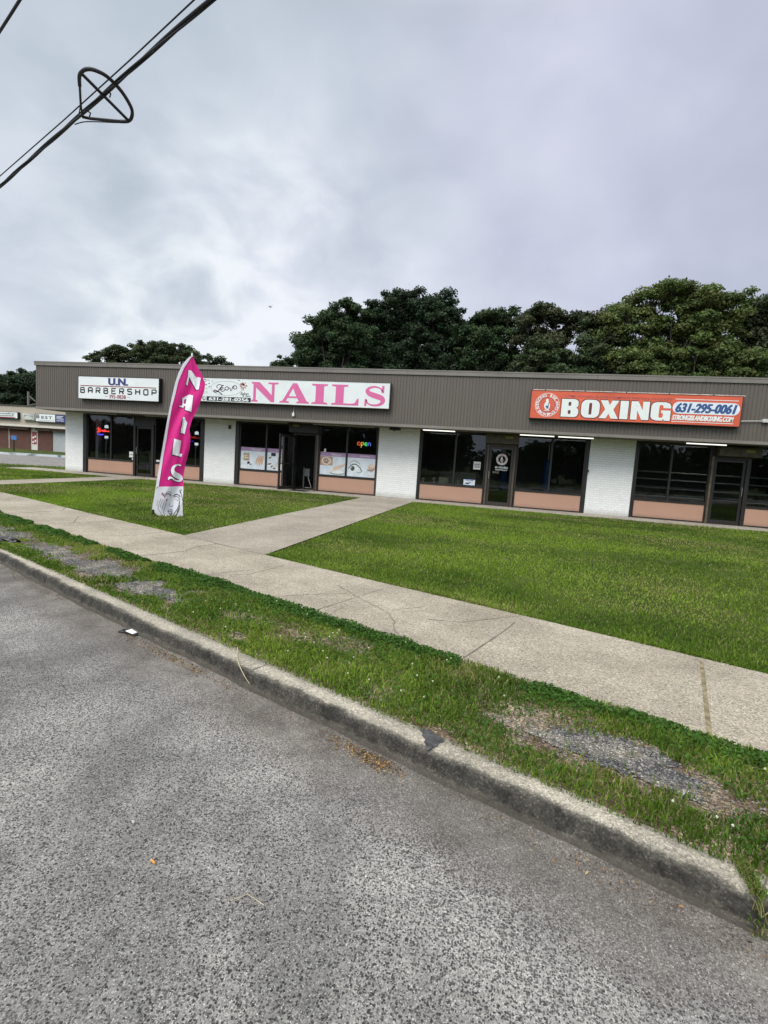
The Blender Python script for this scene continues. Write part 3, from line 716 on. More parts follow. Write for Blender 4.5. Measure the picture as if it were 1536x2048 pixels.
def door(x0, x1, frame=M_DOORF, leafmat=M_DOORF, leaf=True, kick=.12, handle='l', top=2.12):
    j = MB(); j.box(x0, x0 + .07, YW - .02, YW + .15, 0, top + .07); j.box(x1 - .07, x1, YW - .02, YW + .15, 0, top + .07); j.box(x0 + .07, x1 - .07, YW - .018, YW + .148, top, top + .07)
    j.build('door_frame', frame, bd, bevel=.004)
    tr_ = MB(); tr_.box(x0, x1, YW + .03, YW + .14, top + .072, ZF0 - .03); tr_.build('transom', M_FRAME, bd)
    if leaf:
        a_, b_ = x0 + .08, x1 - .08; l = MB(); s_ = .08
        l.box(a_, a_ + s_, YW + .04, YW + .09, .02, top - .01); l.box(b_ - s_, b_, YW + .04, YW + .09, .02, top - .01)
        l.box(a_ + s_, b_ - s_, YW + .041, YW + .089, .02, .02 + kick); l.box(a_ + s_, b_ - s_, YW + .041, YW + .089, top - .10, top - .01)
        d = l.build('door', leafmat, bd)
        g = MB(); g.add([(a_ + s_, YW + .065, .02 + kick), (b_ - s_, YW + .065, .02 + kick), (b_ - s_, YW + .065, top - .10), (a_ + s_, YW + .065, top - .10)], [(0,1,2,3)]); g.build('pane', M_GLASS, d)
        hx = a_ + .04 if handle == 'l' else b_ - .04
        h = MB(); h.tube([(hx, YW + .04, .95), (hx, YW - .01, .96), (hx, YW - .01, 1.22), (hx, YW + .04, 1.23)], .011, 6)
        h.build('handle', plain('steel', (.5, .5, .48), .3, metal=.9), d)
        return d
def shutterbox(x0, x1, z0, z1, mat, sx=None, proud=.26):
    s_ = MB(); s_.box(x0, x1, YW - proud, YW + .02, z0, z1); s_.box(x0 + .01, x1 - .01, YW - proud - .012, YW - proud, z0 + .02, z1 - .03)
    o = s_.build('shutter_box', mat, bd, bevel=.012)
    if sx:
        k = MB(); k.flat(rect(sx[0], sx[1], sx[2], sx[3]), YW - proud - .014)
        k.build('decal', plain('faded_yellow_decal', (.24, .22, .06), .6, .5, 30), o)
M_SHB = plain('dirty_shutter_metal', (.07, .06, .035), .5, .5, 7); M_SHK = plain('dark_shutter_metal', (.018, .016, .015), .5, .3, 7)
# barbershop bay
jamb(-18.30, -18.12); window(-18.12, -15.72, -16.9); door(-15.70, -14.74, M_FRAME, M_FRAME); window(-14.73, -12.52, -13.3); jamb(-12.52, -12.36)
# nail salon bay, its door standing open
jamb(-10.96, -10.80); window(-10.80, -8.42, -9.62); door(-8.42, -7.47, M_FRAME, leaf=False); window(-7.40, -5.06, -6.27); jamb(-5.06, -5.025, M_DOORF)
jamb(-7.47, -7.40, M_DOORF, 2.19, -.022)
dl = MB(); hx, hy = -8.36, YW - .03; ang = rad(253); ca, sa = math.cos(ang), math.sin(ang); Ld = .88
def dbox(m_, a0, a1, z0, z1, t_=.022):
    P = [(hx + ca*a - sa*s__, hy + sa*a + ca*s__) for a, s__ in ((a0, -t_), (a1, -t_), (a1, t_), (a0, t_))]
    m_.add([(*p, z) for z in (z0, z1) for p in P], [(3,2,1,0),(4,5,6,7),(0,1,5,4),(1,2,6,5),(2,3,7,6),(3,0,4,7)])
dbox(dl, 0, .08, .02, 2.1); dbox(dl, .80, .88, .02, 2.1); dbox(dl, .08, .80, .02, .14); dbox(dl, .08, .80, 2.0, 2.1); dbox(dl, .08, .80, .98, 1.02, .03)
od = dl.build('door', M_FRAME, bd)
g = MB(); g.add([(hx + ca*.08, hy + sa*.08, .14), (hx + ca*.8, hy + sa*.8, .14), (hx + ca*.8, hy + sa*.8, 2.0), (hx + ca*.08, hy + sa*.08, 2.0)], [(0,1,2,3)]); g.build('pane', m_glass('clear_door_glass', (.82, .86, .85), 1.6), od)
g = MB(); q = (hx + ca*.84 - .05, hy + sa*.84 - .01); g.tube([(*q, .9), (*q, 1.2)], .012, 6); g.build('handle', D.materials['steel'], od)
shutterbox(-8.55, -7.35, 2.2, 2.555, M_SHK, (-8.38, -8.12, 2.42, 2.49))
# boxing bay
jamb(-3.485, -3.42); window(-3.42, -1.04, -2.15); window(-.0, 2.30, 1.17); jamb(2.30, 2.395)
D1 = door(-1.02, -.02, M_DOORF, plain('door_leaf_bronze', (.04, .033, .03), .4), handle='l')
shutterbox(-1.10, .05, 2.2, 2.555, M_SHB, (-.42, -.16, 2.38, 2.47))
# last bay in the picture
jamb(3.825, 3.90); window(3.90, 6.12, 4.95); door(6.13, 7.20, M_FRAME, M_FRAME, handle='r'); window(7.21, 9.68, 8.5); jamb(9.68, 9.745)
jamb(6.115, 6.175, plain('worn_tan_frame', (.11, .085, .05), .5, .5, 5), 2.19, -.03)
shutterbox(6.22, 7.42, 2.2, 2.5, M_SHB, (6.95, 7.22, 2.34, 2.43))
for x0 in (11.15, 18.5): window(x0 + .05, x0 + 2.4, x0 + 1.2); door(x0 + 2.42, x0 + 3.4); window(x0 + 3.42, x0 + 5.9, x0 + 4.7)

# ------------------------------------------------------------------ lamps and small fittings under the soffit
M_TUBE = plain('lit_tube', (.9, .9, .88), .4, .02, emit=(1, .98, .92, 1), es=1.1)
def lamp(x0, x1, lit, label):
    t_ = thing('strip_light', label, 'light', 'strip lights under the soffit')
    b_ = MB(); b_.box(x0, x1, YF + .34, YF + .43, 2.527, 2.557); b_.build('housing', plain('lamp_housing', (.30, .28, .24), .5), t_)
    d = MB(); d.box(x0 + .02, x1 - .02, YF + .36, YF + .41, 2.495, 2.525); d.build('tube', M_TUBE if lit else plain('unlit_diffuser', (.34, .32, .27), .5), t_)
lamp(-3.27, -2.11, True, 'lit strip light under the soffit above the left boxing window')
lamp(.03, 1.17, True, 'lit strip light under the soffit just right of the boxing door')
lamp(1.26, 2.39, True, 'lit strip light under the soffit beside the brick pier right of the boxing shop')
lamp(5.09, 6.24, True, 'lit strip light under the soffit left of the last visible door')
lamp(7.75, 8.9, True, 'lit strip light under the soffit at the right edge of the picture')
lamp(-11.09, -8.38, False, 'unlit strip light above the left window of the nail salon')
lamp(-7.38, -4.99, False, 'unlit strip light above the right window of the nail salon')
lamp(-17.9, -15.9, False, 'unlit strip light above the left window of the barbershop')
lamp(-14.6, -12.6, False, 'unlit strip light behind the feather flag above the barbershop')
mb = MB(); mb.box(-11.27, -11.16, YW - .05, YW, 2.20, 2.36); mb.box(-11.25, -11.18, YW - .075, YW - .05, 2.22, 2.30)
tag(mb.build('alarm_bell', plain('dark_red_box', (.10, .04, .035), .5), bevel=.008), 'small dark alarm box on the brick pier left of the salon', 'alarm box')
mb = MB(); mb.box(-4.5, -4.12, YF + .5, YF + .74, 2.46, 2.556); mb.tube([(-4.3, YF + .5, 2.49), (-4.3, YF + .40, 2.46)], [.05, .055], 10)
tag(mb.build('floodlight', M_BLACK, bevel=.01), 'black floodlight under the soffit above the middle brick pier', 'floodlight')
mb = MB(); mb.box(-8.02, -7.94, YF - .08, YF, 2.74, 2.85); mb.box(-8.0, -7.96, YF - .05, YF, 2.85, 2.9); mb.tube([(-7.98, YF - .03, 2.9), (-7.98, YF - .02, 3.12)], .006, 5)
tag(mb.build('sensor', M_WHITE, bevel=.008), 'small white sensor on the brown fascia below the nails sign', 'sensor')
mb = MB(); mb.tube([(6.31, YF - .06, 3.21), (6.8, YF - .05, 3.235), (6.98, YF - .05, 3.24)], .014, 8); mb.box(6.92, 7.10, YF - .1, YF, 3.2, 3.3)
tag(mb.build('conduit', plain('grey_conduit', (.55, .55, .53), .5), bevel=.004), 'white conduit and box on the fascia right of the boxing sign', 'conduit')
mb = MB(); mb.box(2.36, 2.42, YW - .06, YW - .0, 1.43, 1.50); mb.tube([(2.39, YW - .06, 1.45), (2.39, YW - .12, 1.43)], .018, 8)
tag(mb.build('shutter_lock', M_BLACK), 'small black lock on the edge of the pier right of the boxing shop', 'lock')
mb = MB(); mb.box(-16.62, -16.5, YF + .5, YF + .66, 2.44, 2.556)
mb.tube([(-16.56, YF + .5, 2.48), (-16.56, YF + .42, 2.45)], .035, 8)
tag(mb.build('camera', M_BLACK, bevel=.01), 'black security camera under the soffit of the barbershop', 'camera')

# ------------------------------------------------------------------ fascia signs
def signbox(name, label, x0, x1, z0, z1, face, depth=.2, lip=.018, fm=M_BLACK):
    t_ = thing(name, label, 'sign', None)
    b_ = MB(); Yf_ = YF - depth
    b_.box(x0, x1, Yf_ + .012, YF + .0, z0, z1)
    for a_ in ((x0, x1, z0, z0 + lip), (x0, x1, z1 - lip, z1), (x0, x0 + lip, z0 + lip, z1 - lip), (x1 - lip, x1, z0 + lip, z1 - lip)):
        b_.box(a_[0], a_[1], Yf_, Yf_ + .0118, a_[2], a_[3])
    b_.build('sign_box', fm, t_)
    f_ = MB(); f_.flat(rect(x0 + lip, x1 - lip, z0 + lip, z1 - lip), Yf_ + .008); f_.build('sign_face', face, t_)
    return t_, Yf_ + .004
def put(name, m2, Y, mat, parent):
    b_ = MB(); b_.flat(m2, Y); return b_.build(name, mat, parent)
M_NAVY = plain('navy_ink', (.035, .04, .17), .5, .05); M_MAR = plain('maroon_ink', (.26, .02, .05), .5, .05); M_INK = plain('black_ink', (.012, .012, .02), .5, .05)
M_PINK = plain('pink_ink', (.66, .13, .33), .5, .05); M_ORNG = plain('orange_face', (.66, .115, .055), .4, .15, 1.)
M_LET = plain('white_letter', (.76, .80, .78), .4, .04); M_BLUE = plain('blue_ink', (.03, .085, .24), .5, .05)
def fz(z0, z1): return lambda v: z1 - v * (z1 - z0)
def putfat(name, m2, dx, Y, mat, parent):
    b_ = MB()
    for k_ in (-1, 0, 1): b_.flat(([(x + k_ * dx, z) for x, z in m2[0]], m2[1]), Y, .0008 * (k_ + 1))
    return b_.build(name, mat, parent)
# U.N. BARBERSHOP
x0, x1, z0, z1 = -17.28, -13.52, 3.03, 3.93; T, Y = signbox('barbershop_sign', 'white barbershop sign with navy letters and a maroon line', x0, x1, z0, z1, M_SIGNW)
U = lambda u: x0 + u * (x1 - x0); Z = fz(z0, z1)
putfat('lettering', fit(text2('U.N.', .03), U(.385), U(.625), Z(.37), Z(.06)), .016, Y, M_NAVY, T)
put('line', rect(U(.03), U(.965), Z(.44), Z(.405)), Y, M_MAR, T)
for i_, ch in enumerate('BARBERSHOP'):
    cw_ = (U(.965) - U(.035)) / 9.5; a_ = U(.035) + i_ * cw_
    put('letter', join2(*[stroke([(a_ + p[0]*cw_*.5, Z(.725) + p[1]/1.5*(Z(.505)-Z(.725))) for p in st_], .052) for st_ in SK[ch]]), Y, M_INK, T)
putfat('lettering', fit(text2('395-0838', .0), U(.395), U(.60), Z(.935), Z(.775)), .006, Y, M_MAR, T)
put('dash', rect(U(.345), U(.378), Z(.858), Z(.843)), Y, M_MAR, T); put('dash', rect(U(.615), U(.65), Z(.858), Z(.843)), Y, M_MAR, T)
# Leovo ... NAILS
x0, x1, z0, z1 = -11.95, -4.38, 3.12, 4.01; T, Y = signbox('nails_sign', 'long white nail salon sign with big pink letters', x0, x1, z0, z1, M_SIGNW, fm=plain('sign_edge_grey', (.07, .07, .065), .5)); Z = fz(z0, z1)
SX = lambda px: PY(400 + px / 3.84, 790, Y)[0]
def slabN(a, b):
    w_ = b - a; H = 1.0
    L_ = [(0,0),(.24,0),(.24,.07),(.17,.10),(.17,.72),(.74,0),(.86,0),(.86,.90),(1.0,.93),(1.0,1),(.62,1),(.62,.93),(.76,.90),(.76,.36),(.30,1),(0,1),(0,.93),(.07,.90),(.07,.10),(0,.07)]
    return loops2([[(a + p[0]*w_, p[1]) for p in L_]])
def slabA(a, b):
    w_ = b - a
    O = [(0,0),(.32,0),(.32,.07),(.22,.10),(.28,.25),(.60,.25),(.66,.10),(.58,.07),(.58,0),(1,0),(1,.07),(.93,.10),(.58,1),(.44,1),(.10,.10),(0,.07)]
    I = [(.31,.34),(.45,.74),(.57,.34)]
    return loops2([[(a + p[0]*w_, p[1]) for p in O], [(a + p[0]*w_, p[1]) for p in I]])
def slabI(a, b):
    w_ = b - a; O = [(0,0),(1,0),(1,.07),(.76,.11),(.76,.89),(1,.93),(1,1),(0,1),(0,.93),(.24,.89),(.24,.11),(0,.07)]
    return loops2([[(a + p[0]*w_, p[1]) for p in O]])
def slabL(a, b):
    w_ = b - a; O = [(0,0),(1,0),(1,.34),(.95,.34),(.86,.12),(.76,.09),(.45,.09),(.45,.89),(.60,.93),(.60,1),(0,1),(0,.93),(.15,.89),(.15,.11),(0,.07)]
    return loops2([[(a + p[0]*w_, p[1]) for p in O]])
def slabS(a, b):
    w_ = b - a
    c = smooth([(.82,.70),(.74,.86),(.50,.945),(.25,.88),(.16,.74),(.28,.60),(.55,.50),(.80,.40),(.86,.24),(.72,.09),(.46,.05),(.22,.12),(.13,.30)], 5)
    wd = [.06 + .20 * math.exp(-((i / len(c) - .5) / .23) ** 2) for i in range(len(c))]
    s_ = stroke(c, wd)
    return xf(join2(s_, rect(.80, .90, .66, 1.0), rect(.06, .15, .0, .34)), lambda x_, z_: (a + x_ * w_ * 1.02, z_))
zz0, zz1 = Z(.915), Z(.125)
for lt in (slabN(SX(394), SX(600)), slabA(SX(612), SX(838)), slabI(SX(858), SX(980)), slabL(SX(1010), SX(1220)), slabS(SX(1256), SX(1427))):
    put('letter', xf(lt, lambda x_, z_: (x_, zz0 + z_ * (zz1 - zz0))), Y, M_PINK, T)
LX = lambda px: PY(400 + px / 12.8, 785, Y)[0]                  # px in the enlarged logo
def LZ(py, px): return fz(z0, z1)((py - (165 + .02 * px)) / 600.)
put('phone_strip', rect(LX(170), LX(1305), Z(.955), Z(.775)), Y + .001, M_INK, T)
putfat('lettering', fit(text2('631-281-0256', .02), LX(235), LX(1250), Z(.935), Z(.80)), .008, Y - .001, M_LET, T)
cx_, cz_ = LX(103), Z(.865); rr = .075
put('phone_badge', loops2([ell(cx_, cz_, rr, rr), ell(cx_, cz_, rr * .8, rr * .8)]), Y, M_INK, T)
put('phone_badge', stroke(smooth([(cx_-.035, cz_+.035), (cx_-.03, cz_), (cx_, cz_-.03), (cx_+.035, cz_-.035)], 4), [.02] * 13), Y, M_INK, T)
def L2(pts): return [(LX(p[0]), Z((p[1] - 165 - .03 * p[0]) / 590.)) for p in pts]
put('oval', loops2([ell((LX(270) + LX(1080)) / 2, Z(.42), (LX(1080) - LX(270)) / 2, .265, 36), ell((LX(270) + LX(1080)) / 2, Z(.42), (LX(1080) - LX(270)) / 2 - .014, .255, 36)]), Y, plain('grey_ink', (.35, .35, .36), .5), T)
sc = []
sc.append(stroke(smooth(L2([(600,362),(562,372),(515,430),(455,505),(390,524),(350,500),(368,478),(425,492),(505,535),(568,588)]), 4), .036)); sc.append(stroke(smooth(L2([(556,366),(500,343),(445,360),(424,398),(446,432)]), 4), .026))
sc.append(stroke(smooth(L2([(500,470),(560,460),(590,430),(570,410),(530,440),(545,500),(600,500),(640,460)]), 4), .024))
for cx0 in (680, 890): sc.append(stroke([*ell(LX(cx0), Z((435 - 165 - .03*cx0 - (cx0-680)*.12) / 590.), .075, .062, 14), (LX(cx0) + .075, Z((435 - 165 - .03*cx0 - (cx0-680)*.12) / 590.))], .026))
sc.append(stroke(smooth(L2([(730,430),(765,430),(780,495),(815,460),(830,390),(870,410)]), 4), .024))
put('script_lettering', join2(*sc), Y, plain('dark_plum_ink', (.05, .012, .03), .5), T)
put('lettering', fit(text2('Salon', .01, .3), LX(1030), LX(1245), Z(.66), Z(.56)), Y, M_INK, T)
put('lettering', fit(text2('& Spa', .01, .3), LX(1080), LX(1290), Z(.75), Z(.67)), Y, M_INK, T)
fl = []
for k_ in range(11):
    a_ = k_ * .61; r_ = .03 + .011 * k_; fl.append(poly(ell(LX(1090) + r_ * math.cos(a_), Z(.27) + r_ * math.sin(a_) * .9, .052, .03, 8, a_)))
put('flower_emblem', join2(*fl), Y + .002, plain('dusty_rose_ink', (.50, .26, .25), .5), T)
fl = [poly(ell(LX(px), Z(vv), .025, .014, 8, r_)) for px, vv, r_ in ((1000, .09, .3), (960, .07, .1), (1180, .28, 1.), (1100, .46, .5), (1040, .22, .2), (1150, .18, .9))]
put('flower_emblem', join2(*fl), Y - .0005, plain('dark_rose_ink', (.12, .06, .06), .5), T)
hs = [stroke(L2([(20,250),(60,300),(120,270),(190,220),(240,260)]), .012)] + [poly(ell(LX(px), Z(vv), .035, .018, 8, .3)) for px, vv in ((120, .08), (225, .24), (150, .30), (235, .38), (60, .2))] + [stroke(L2([(-60,420),(60,430),(210,435)]), .008)]
put('hand_emblem', join2(*hs), Y, M_INK, T)
hs = [poly(ell(LX(px), Z(vv), .05, .05, 8)) for px, vv in ((110, .62), (170, .60), (40, .66), (310, .15))]
put('pale_leaves', join2(*hs), Y + .001, plain('pale_grey_ink', (.60, .63, .62), .5), T)
# BOXING
x0, x1, z0, z1 = .28, 6.31, 3.02, 3.93; T, Y = signbox('boxing_sign', 'orange boxing gym sign with heavy white letters and phone number', x0, x1, z0, z1, M_ORNG); Z = fz(z0, z1)
SX = lambda px: PY(1050 + px / 3.413, 815, Y)[0]
def rr_(x_0, x_1, y_0, y_1, r_, n=4):
    out = []
    for cx0, cy0, a_ in ((x_1-r_, y_0+r_, 270), (x_1-r_, y_1-r_, 0), (x_0+r_, y_1-r_, 90), (x_0+r_, y_0+r_, 180)):
        for i in range(n + 1): t_ = rad(a_ + 90 * i / n); out.append((cx0 + r_*math.cos(t_), cy0 + r_*math.sin(t_)))
    return out
HB = {'B': ([[(0,0),(.80,0),(.93,.06),(1,.18),(1,.38),(.95,.48),(.86,.53),(.94,.58),(.98,.68),(.98,.84),(.91,.95),(.78,1),(0,1)], rr_(.40,.56,.16,.38,.05), rr_(.40,.56,.62,.84,.05)]),
      'O': ([rr_(0,1,0,1,.32,6), rr_(.42,.58,.17,.83,.07)]),
      'X': ([[(0,0),(.36,0),(.49,.27),(.62,0),(1,0),(.72,.5),(.98,1),(.63,1),(.51,.74),(.40,1),(.02,1),(.29,.5)]]),
      'I': ([[(0,0),(1,0),(1,1),(0,1)]]),
      'N': ([[(0,0),(.36,0),(.36,.50),(.62,0),(1,0),(1,1),(.64,1),(.64,.52),(.38,1),(0,1)]]),
      'G': ([[(.30,0),(.62,0),(.66,.10),(.72,0),(1,0),(1,.56),(.52,.56),(.52,.40),(.62,.40),(.62,.22),(.58,.16),(.45,.16),(.41,.22),(.41,.78),(.45,.84),(.57,.84),(.61,.78),(.61,.68),(1,.68),(1,.80),(.92,.94),(.72,1),(.28,1),(.08,.93),(0,.78),(0,.22),(.08,.07)]])}
zz0, zz1 = Z(.895), Z(.285); let = []; sh = []
for ch, a_, b_ in (('B', 248, 366), ('O', 384, 510), ('X', 510, 642), ('I', 650, 706), ('N', 724, 850), ('G', 862, 998)):
    A_, B_ = SX(a_), SX(b_); lp = [[(A_ + p[0]*(B_-A_), zz0 + p[1]*(zz1-zz0)) for p in l] for l in HB[ch]]
    let.append(loops2(lp)); c = ((A_+B_)/2, (zz0+zz1)/2); o_ = lp[0]
    sh.append(poly([(c[0] + (p[0]-c[0]) * (1 + .05/(B_-A_)), c[1] + (p[1]-c[1]) * 1.09) for p in o_]))
for q_ in sh: put('letter_outline', q_, Y + .0015, plain('dark_red_ink', (.14, .03, .02), .5), T)
for q_ in let: put('letter', q_, Y - .001, M_LET, T)
put('lettering', fit(text2("2 TIME GOLDEN GLOVE CHAMPION KRISTIAN VASQUEZ'S", .012, .25), SX(262), SX(1002), Z(.235), Z(.145)), Y, plain('faded_plum_ink', (.30, .09, .10), .5), T)
put('phone_pill', loops2([rr_(SX(1008), SX(1470), Z(.635), Z(.245), .17, 6)]), Y + .001, plain('pale_pill', (.70, .76, .82), .4), T)
putfat('lettering', fit(text2('631-295-0061', .05, .28), SX(1030), SX(1448), Z(.60), Z(.285)), .012, Y - .001, M_BLUE, T)
putfat('lettering', fit(text2('STRONGISLANDBOXING.COM', .03, .28), SX(1012), SX(1434), Z(.85), Z(.68)), .006, Y, M_LET, T)
put('line', rect(SX(1020), SX(1455), Z(.175), Z(.155)), Y, M_LET, T); put('line', rect(SX(1010), SX(1436), Z(.91), Z(.89)), Y, M_LET, T)
def emblem(T, cx_, cz_, r_, Y, ringm, letm, figm, ringtext=True):
    put('emblem_ring', loops2([ell(cx_, cz_, r_, r_, 40), ell(cx_, cz_, r_*.965, r_*.965, 40)]), Y, letm, T)
    put('emblem_ring', loops2([ell(cx_, cz_, r_*.64, r_*.64, 32), ell(cx_, cz_, r_*.615, r_*.615, 32)]), Y, ringm, T)
    ms = []
    def arc(wd, a0, a1, flip):
        for i, ch in enumerate(wd):
            if ch == ' ': continue
            a_ = rad(a0 + (a1 - a0) * i / (len(wd) - 1)); g_ = fit(text2(ch, .06), -.075*r_/.53*(.45 if ch == 'I' else 1), .075*r_/.53*(.45 if ch == 'I' else 1), -.125*r_, .125*r_)
            th = a_ - math.pi/2 if not flip else a_ + math.pi/2
            ms.append(xf(g_, lambda x_, z_: (cx_ + r_*.80*math.cos(a_) + x_*math.cos(th) - z_*math.sin(th), cz_ + r_*.80*math.sin(a_) + x_*math.sin(th) + z_*math.cos(th))))
    arc('STRONG ISLAND', 200, -20, False); arc('BOXING', 228, 312, True)
    put('emblem_lettering', join2(*ms), Y, letm, T)
    q = lambda pts: [(cx_ + p[0]*r_, cz_ + p[1]*r_) for p in pts]
    put('emblem_figure', poly(q(smooth([(-.10,-.40),(-.24,-.15),(-.22,.10),(-.12,.25),(-.14,.42),(-.02,.52),(.06,.46),(.10,.25),(.20,.10),(.22,-.15),(.14,-.40)], 3, True))), Y, letm, T)
    put('emblem_figure', poly(q([(-.10,-.02),(.0,-.12),(.08,.02),(.14,-.05),(.10,-.2),(.16,-.3),(.05,-.3),(-.04,-.36),(-.05,-.2),(-.12,-.22)])), Y - .001, figm, T)
    put('emblem_figure', poly(q([(.06,.1),(.12,.22),(.16,.1),(.11,.0)])), Y - .001, figm, T)
    put('emblem_figure', rect(cx_ - .22*r_, cx_ + .22*r_, cz_ - .50*r_, cz_ - .45*r_), Y - .001, letm, T)
emblem(T, SX(150), Z(.51), .375, Y, M_BLUE, M_LET, M_BLUE)
mb = MB()
for i in range(15): a_ = x0 + .05 + i * .4; mb.box(a_, a_ + .36 + .03 * (i % 3), YF - .212, YF - .18, z1 - .01, z1 + .012)
mb.build('chipped_edge', plain('peeled_edge', (.62, .52, .47), .6, .3, 6), T)

# ------------------------------------------------------------------ things stuck on or standing behind the glass
YP = YG - .012
M_SKIN = plain('printed_skin', (.60, .38, .24), .5, .2, 20); M_PBG = plain('poster_paper', (.66, .72, .78), .4, .12, 4); M_PUR = plain('purple_band', (.40, .25, .42), .5, .1)
M_SKL = plain('printed_pale_skin', (.70, .58, .48), .5, .15, 20); M_BRN = plain('printed_brown', (.22, .11, .06), .5, .2, 20)
def poster(xa, xb, head, kind, label):
    T = thing('window_poster', label, 'poster', 'posters on the nail salon windows'); za, zb = .67, 1.53
    b_ = MB(); b_.box(xa, xb, YP - .002, YP, za, zb); b_.build('sheet', M_PBG, T)
    put('header', rect(xa, xb, zb - .15, zb), YP - .004, M_PUR, T)
    c = (xa + xb) / 2; put('lettering', fit(text2(head, 0, .3), c - .05, c + .33, zb - .12, zb - .03), YP - .006, M_LET, T)
    X = lambda u: xa + u * (xb - xa); Zz = lambda v: za + v * (zb - za - .15)
    def fing(ps, m_, nm='picture'): put(nm, join2(*[poly(ell(X(u), Zz(v), l, r_, 12, a_)) for u, v, l, r_, a_ in ps]), YP - .005, m_, T)
    if kind == 0:
        put('picture', rect(X(.12), X(.36), Zz(.45), Zz(.88)), YP - .0045, plain('tan_print', (.40, .30, .20), .5, .4, 25), T)
        fing([(.2, .72, .1, .025, .3), (.25, .62, .11, .025, .1)], M_SKL)
        fing([(.68, .55, .20, .035, 1.25), (.75, .50, .22, .035, 1.3), (.82, .48, .22, .035, 1.35), (.89, .50, .20, .033, 1.4)], M_SKIN)
        fing([(.33, .34, .07, .05, .4)], M_INK); fing([(.42, .26, .05, .03, .2)], M_BRN); fing([(.1, .15, .08, .05, .4), (.2, .1, .06, .05, 1.), (.08, .36, .05, .04, 0)], M_LET)
    elif kind == 1:
        put('picture', rect(X(.16), X(.34), Zz(.8), Zz(.98)), YP - .0045, M_INK, T)
        fing([(.45, .45, .26, .045, .95), (.62, .42, .27, .05, -.75), (.75, .38, .22, .05, -.5)], M_SKL); fing([(.5, .3, .14, .03, .9), (.7, .6, .10, .03, 1.3)], M_SKIN)
        fing([(.12, .7, .07, .03, .5), (.1, .35, .10, .03, .2), (.2, .22, .06, .03, .8), (.3, .12, .06, .03, 0)], M_BRN); fing([(.5, .1, .06, .03, 0), (.65, .09, .07, .03, 0), (.82, .1, .08, .03, 0)], M_MAR)
    elif kind == 2:
        put('picture', rect(X(.0), X(.50), Zz(.50), Zz(.98)), YP - .0045, plain('floral_print', (.42, .28, .21), .5, .5, 40), T)
        put('picture', loops2([ell(X(.25), Zz(.74), .20, .15, 20)]), YP - .005, M_SKL, T); put('picture', loops2([ell(X(.25), Zz(.74), .13, .10, 16)]), YP - .0055, M_BRN, T)
        put('picture', join2(*[poly(ell(X(.25 + .05 * k_), Zz(.74), .09, .016, 10, 1.2 + .3 * k_)) for k_ in (-1.5, 0, 1.5)]), YP - .006, M_SKL, T)
        put('picture', poly(ell(X(.7), Zz(.12), .30, .07, 18)), YP - .0045, plain('bowl_print', (.30, .34, .33), .5), T); put('picture', poly(ell(X(.7), Zz(.17), .27, .06, 18)), YP - .005, M_LET, T)
        put('picture', join2(*[poly(ell(X(.55 + .085 * k_), Zz(.32 + .04 * k_), .17, .028, 12, .95)) for k_ in range(5)]), YP - .0055, M_SKL, T)
        put('picture', join2(*[poly(ell(X(.60 + .085 * k_), Zz(.38 + .04 * k_), .08, .016, 12, .95)) for k_ in range(5)]), YP - .006, M_SKIN, T)
    else:
        e = [(X(u), Zz(v)) for u, v in smooth([(.06,.42),(.14,.58),(.28,.64),(.42,.52),(.52,.38),(.40,.34),(.22,.26),(.10,.32)], 4, True)]
        put('picture', poly(e), YP - .0045, M_LET, T)
        put('picture', poly(ell(X(.20), Zz(.43), .085, .10, 16)), YP - .005, plain('grey_iris', (.10, .13, .15), .5), T); put('picture', poly(ell(X(.20), Zz(.43), .04, .045, 12)), YP - .0055, M_INK, T); put('picture', poly(ell(X(.17), Zz(.47), .018, .018, 8)), YP - .006, M_LET, T)
        put('picture', stroke([(X(u), Zz(v)) for u, v in smooth([(.05,.40),(.13,.58),(.28,.66),(.44,.52),(.54,.30)], 5)], [.03] * 21), YP - .0055, M_INK, T)
        put('picture', join2(*[stroke([(X(.12 + .07 * k_), Zz(.60 + .03 * math.sin(k_ * .8) - .035 * max(0, k_ - 3))), (X(.10 + .085 * k_), Zz(.72 + .03 * math.sin(k_ * .8) - .04 * max(0, k_ - 2)))], [.012, .004]) for k_ in range(6)]), YP - .0055, M_INK, T)
        put('picture', stroke([(X(u), Zz(v)) for u, v in smooth([(.10,.74),(.22,.84),(.36,.80),(.46,.68)], 4)], .02), YP - .005, M_BRN, T)
        put('picture', stroke([(X(u), Zz(v)) for u, v in smooth([(.36,.24),(.48,.22),(.54,.34)], 4)], .014), YP - .005, M_INK, T)
        put('picture', poly(ell(X(.88), Zz(.55), .13, .14, 16)), YP - .0045, M_SKIN, T); put('picture', poly(ell(X(.89), Zz(.62), .11, .08, 16)), YP - .005, M_SKL, T)
        put('picture', stroke([(X(u), Zz(v)) for u, v in smooth([(.74,.44),(.82,.36),(.92,.38),(.98,.48)], 4)], .022), YP - .0055, M_INK, T)
        put('picture', join2(*[stroke([(X(.76 + .045 * k_), Zz(.40)), (X(.70 + .05 * k_), Zz(.26))], [.012, .004]) for k_ in range(5)]), YP - .0055, M_INK, T)
        fing([(.8, .1, .05, .02, .4), (.93, .14, .05, .03, .9)], M_SKL)
poster(-10.74, -9.66, 'Manicure', 0, 'poster of tan manicured fingers, leftmost on the salon glass')
poster(-9.58, -8.50, 'Waxing', 1, 'poster of pale crossed hands beside the open salon door')
poster(-7.34, -6.31, 'Pedicure', 2, 'poster of feet over a white bowl right of the salon doorway')
poster(-6.23, -5.13, 'Eyelashes', 3, 'poster of a big open eye and lashes on the rightmost salon pane')
